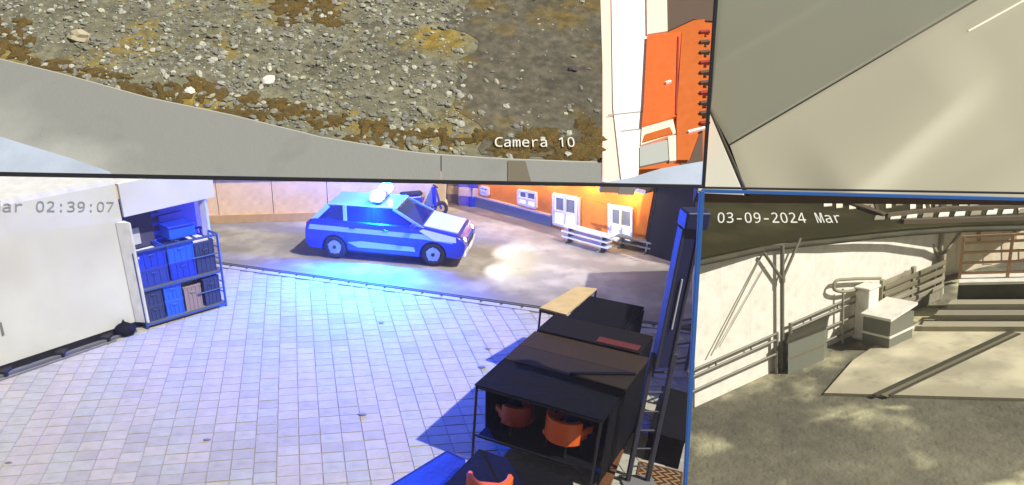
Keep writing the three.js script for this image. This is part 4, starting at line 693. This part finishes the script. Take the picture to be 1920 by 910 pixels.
// ------------------------------------------------------------------ upper right screen: smooth sheet-metal panels with seams
{
  const W0 = (x, y) => UL(x, y, 0);
  const fold = (x, y, a, b, w) => { const dx = b[0] - a[0], dy = b[1] - a[1], L = Math.hypot(dx, dy); const s = ((x - a[0]) * dy - (y - a[1]) * dx) / L; const t = ((x - a[0]) * dx + (y - a[1]) * dy) / (L * L); const sm = q => { q = Math.max(0, Math.min(1, q)); return q * q * (3 - 2 * q); }; const e = sm(t / .3 + .4) * sm((1.12 - t) / .34); const v = s < 0 ? w * .75 : w * 2.4; return Math.exp(-(s * s) / (v * v)) * e; };
  const hgt = (x, y) => { const q = ((x - 1345) + (y)) / 900; return .36 - .34 * Math.pow(Math.max(0, 1.35 - q), 2) + .046 * fold(x, y, [1555, 390], [1838, 138], 50) + .006 * fold(x, y, [1330, 120], [1560, -10], 12) + .004 * fold(x, y, [1810, 62], [1940, -12], 8) - .012 * fold(x, y, [1640, 400], [1960, 230], 60); };  // curve and folds shaped to give the light gradient and bright streaks
  const sheet = (poly, m, base, name, par, label) => { // fine grid inside polygon
    const sh = poly.map(([x, y]) => new THREE.Vector2(x, y)); const ins = (x, y) => { let c = false; for (let i = 0, j = sh.length - 1; i < sh.length; j = i++) if ((sh[i].y > y) !== (sh[j].y > y) && x < (sh[j].x - sh[i].x) * (y - sh[i].y) / (sh[j].y - sh[i].y) + sh[i].x) c = !c; return c; };
    const pos = [], uv = [], idx = []; const [a, b, c, d] = poly, n = 70; // bilinear quad
    for (let j = 0; j <= n; j++) for (let i = 0; i <= n; i++) { const s = i / n, t = j / n; const x = (a[0] * (1 - s) + b[0] * s) * (1 - t) + (d[0] * (1 - s) + c[0] * s) * t, y = (a[1] * (1 - s) + b[1] * s) * (1 - t) + (d[1] * (1 - s) + c[1] * s) * t; const P = UL(x, y, base + hgt(x, y) - ((i === 0 || j === 0 || i === n || j === n) ? .004 : 0)); pos.push(P.x, P.y, P.z); const o = P.clone().sub(U0); uv.push(o.x, o.z); }
    for (let j = 0; j < n; j++) for (let i = 0; i < n; i++) { const k = j * (n + 1) + i; idx.push(k, k + n + 1, k + 1, k + 1, k + n + 1, k + n + 2); }
    const g = new THREE.BufferGeometry(); g.setAttribute('position', new THREE.Float32BufferAttribute(pos, 3)); g.setAttribute('uv', new THREE.Float32BufferAttribute(uv, 2)); g.setIndex(idx); g.computeVertexNormals(); g.userData.world = true; return obj(name, g, m, par, label); };
  const t = thing('metal_panel_floor', 'smooth grey green sheet panels with dark seams in the upper right screen', 'panels');
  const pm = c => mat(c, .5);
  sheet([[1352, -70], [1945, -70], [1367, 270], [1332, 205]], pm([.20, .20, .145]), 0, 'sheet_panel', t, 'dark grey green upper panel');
  sheet([[1369, 273], [1947, -66], [2480, 384], [1402, 364]], pm([.37, .345, .25]), 0, 'sheet_panel', t, 'beige lower panel with a soft fold shaped in for a bright streak');
  sheet([[1318, 216], [1331, 212], [1396, 366], [1308, 362]], pm([.58, .55, .45]), 0, 'corner_panel', t);
  const bs = [[1330, -80], [1960, -80], [2470, 374], [1306, 364]].map(([x, y]) => UL(x, y, -.36)); struct('panel_base', prism(bs, NU.clone().multiplyScalar(-.05)), um.brown);
  const ridge = (a, b, w, m, name) => { const pts = []; for (let i = 0; i <= 20; i++) { const x = a[0] + (b[0] - a[0]) * i / 20, y = a[1] + (b[1] - a[1]) * i / 20; pts.push(UL(x, y, hgt(x, y) - .004)); } const g = new THREE.TubeGeometry(new THREE.CatmullRomCurve3(pts), 40, w, 6); g.userData.world = true; obj(name, g, m, t); };
  ridge([1366, 271], [1946, -68], .0035, mat([.09, .09, .06], .8), "seam_strip"); ridge([1331, 205], [1402, 366], .006, mat([.06, .065, .045], .8), 'seam_strip'); ridge([1815, 60], [1945, -12], .007, mat([.80, .68, .50], .5), 'trim_strip');
}
// ------------------------------------------------------------------ the monitor's dividing frame
{
  const t = thing('screen_frame', 'thin black and blue dividing bars between the four camera pictures', 'screen frame');
  const Q = (x, y, k = 2.97) => CAM.clone().addScaledVector(ray(x, y), k / -ray(x, y).z);
  const f = V(0, 0, 1);
  obj('divider', bar(Q(-520, 316.5), Q(1318, 350), .008, .014, UP), M.bezel, t);
  obj('divider', bar(Q(1318, 352, 2.25), Q(2480, 372, 2.25), .006, .006, UP), M.bezel, t);
  obj('divider', bar(Q(1348, -80, 2.25), Q(1319, 350, 2.25), .009, .009, V(1, 0, 0)), M.bezel, t);
  obj('highlight_bar', bar(Q(1316, 358, 2.25), Q(2480, 388, 2.25), .006, .010, UP), M.bezelBlue, t, 'bright blue bar along the top of the lower right picture');
  const a = Q(1316, 358, 2.25), b = Q(1285, 910, 2.25); const dd = b.clone().sub(a); const k = (a.y + dDir.y) / -dd.y;
  obj('highlight_bar', bar(a, off(a, dd, k), .014, .014, V(1, 0, 0)), M.bezelBlue, t, 'bright blue upright bar left of the lower right picture');
}
// ------------------------------------------------------------------ lettering
{
  const font = await new FontLoader().loadAsync('fonts/droid/droid_sans_mono_regular.typeface.json');
  const put = (str, P, x0, x1, yb, yt, n, m, parentName) => {
    const g = new TextGeometry(str, { font, size: 1, depth: .02, curveSegments: 4 }); g.computeBoundingBox(); const bb = g.boundingBox; const w = bb.max.x - bb.min.x; g.translate(-bb.min.x, 0, 0);
    const A = P(x0, yb), X = P(x1, yb).sub(A).divideScalar(w), Y = P(x0, yt).sub(A).divideScalar(.73);
    g.applyMatrix4(new THREE.Matrix4().makeBasis(X, Y, n.clone().multiplyScalar(.12)).setPosition(A)); g.deleteAttribute('normal'); g.computeVertexNormals(); g.userData.world = true;
    const par = scene.children.find(o => o.name === parentName); return obj('lettering', g, m, par);
  };
  put('Mar 02:39:07', (x, y) => off(KWx(x, y), kOut, .0), -18, 212, 397, 382, kOut, M.letterDark, 'kiosk');
  put('03-09-2024 Mar', (x, y) => RP(x, y, .094), 1346, 1580, 418, 404, RN, M.letterPale, 'pergola_roof');
  const tx = put('Camera 10', (x, y) => UL(x, y, .016), 928, 1078, 276, 263, NU, M.letterPale, 'concrete_kerb'); 
}
scene.fog = new THREE.FogExp2(new THREE.Color(.9, .84, .70), .0022);   // night haze that glows round the roof lights
renderer.render(scene, camera);
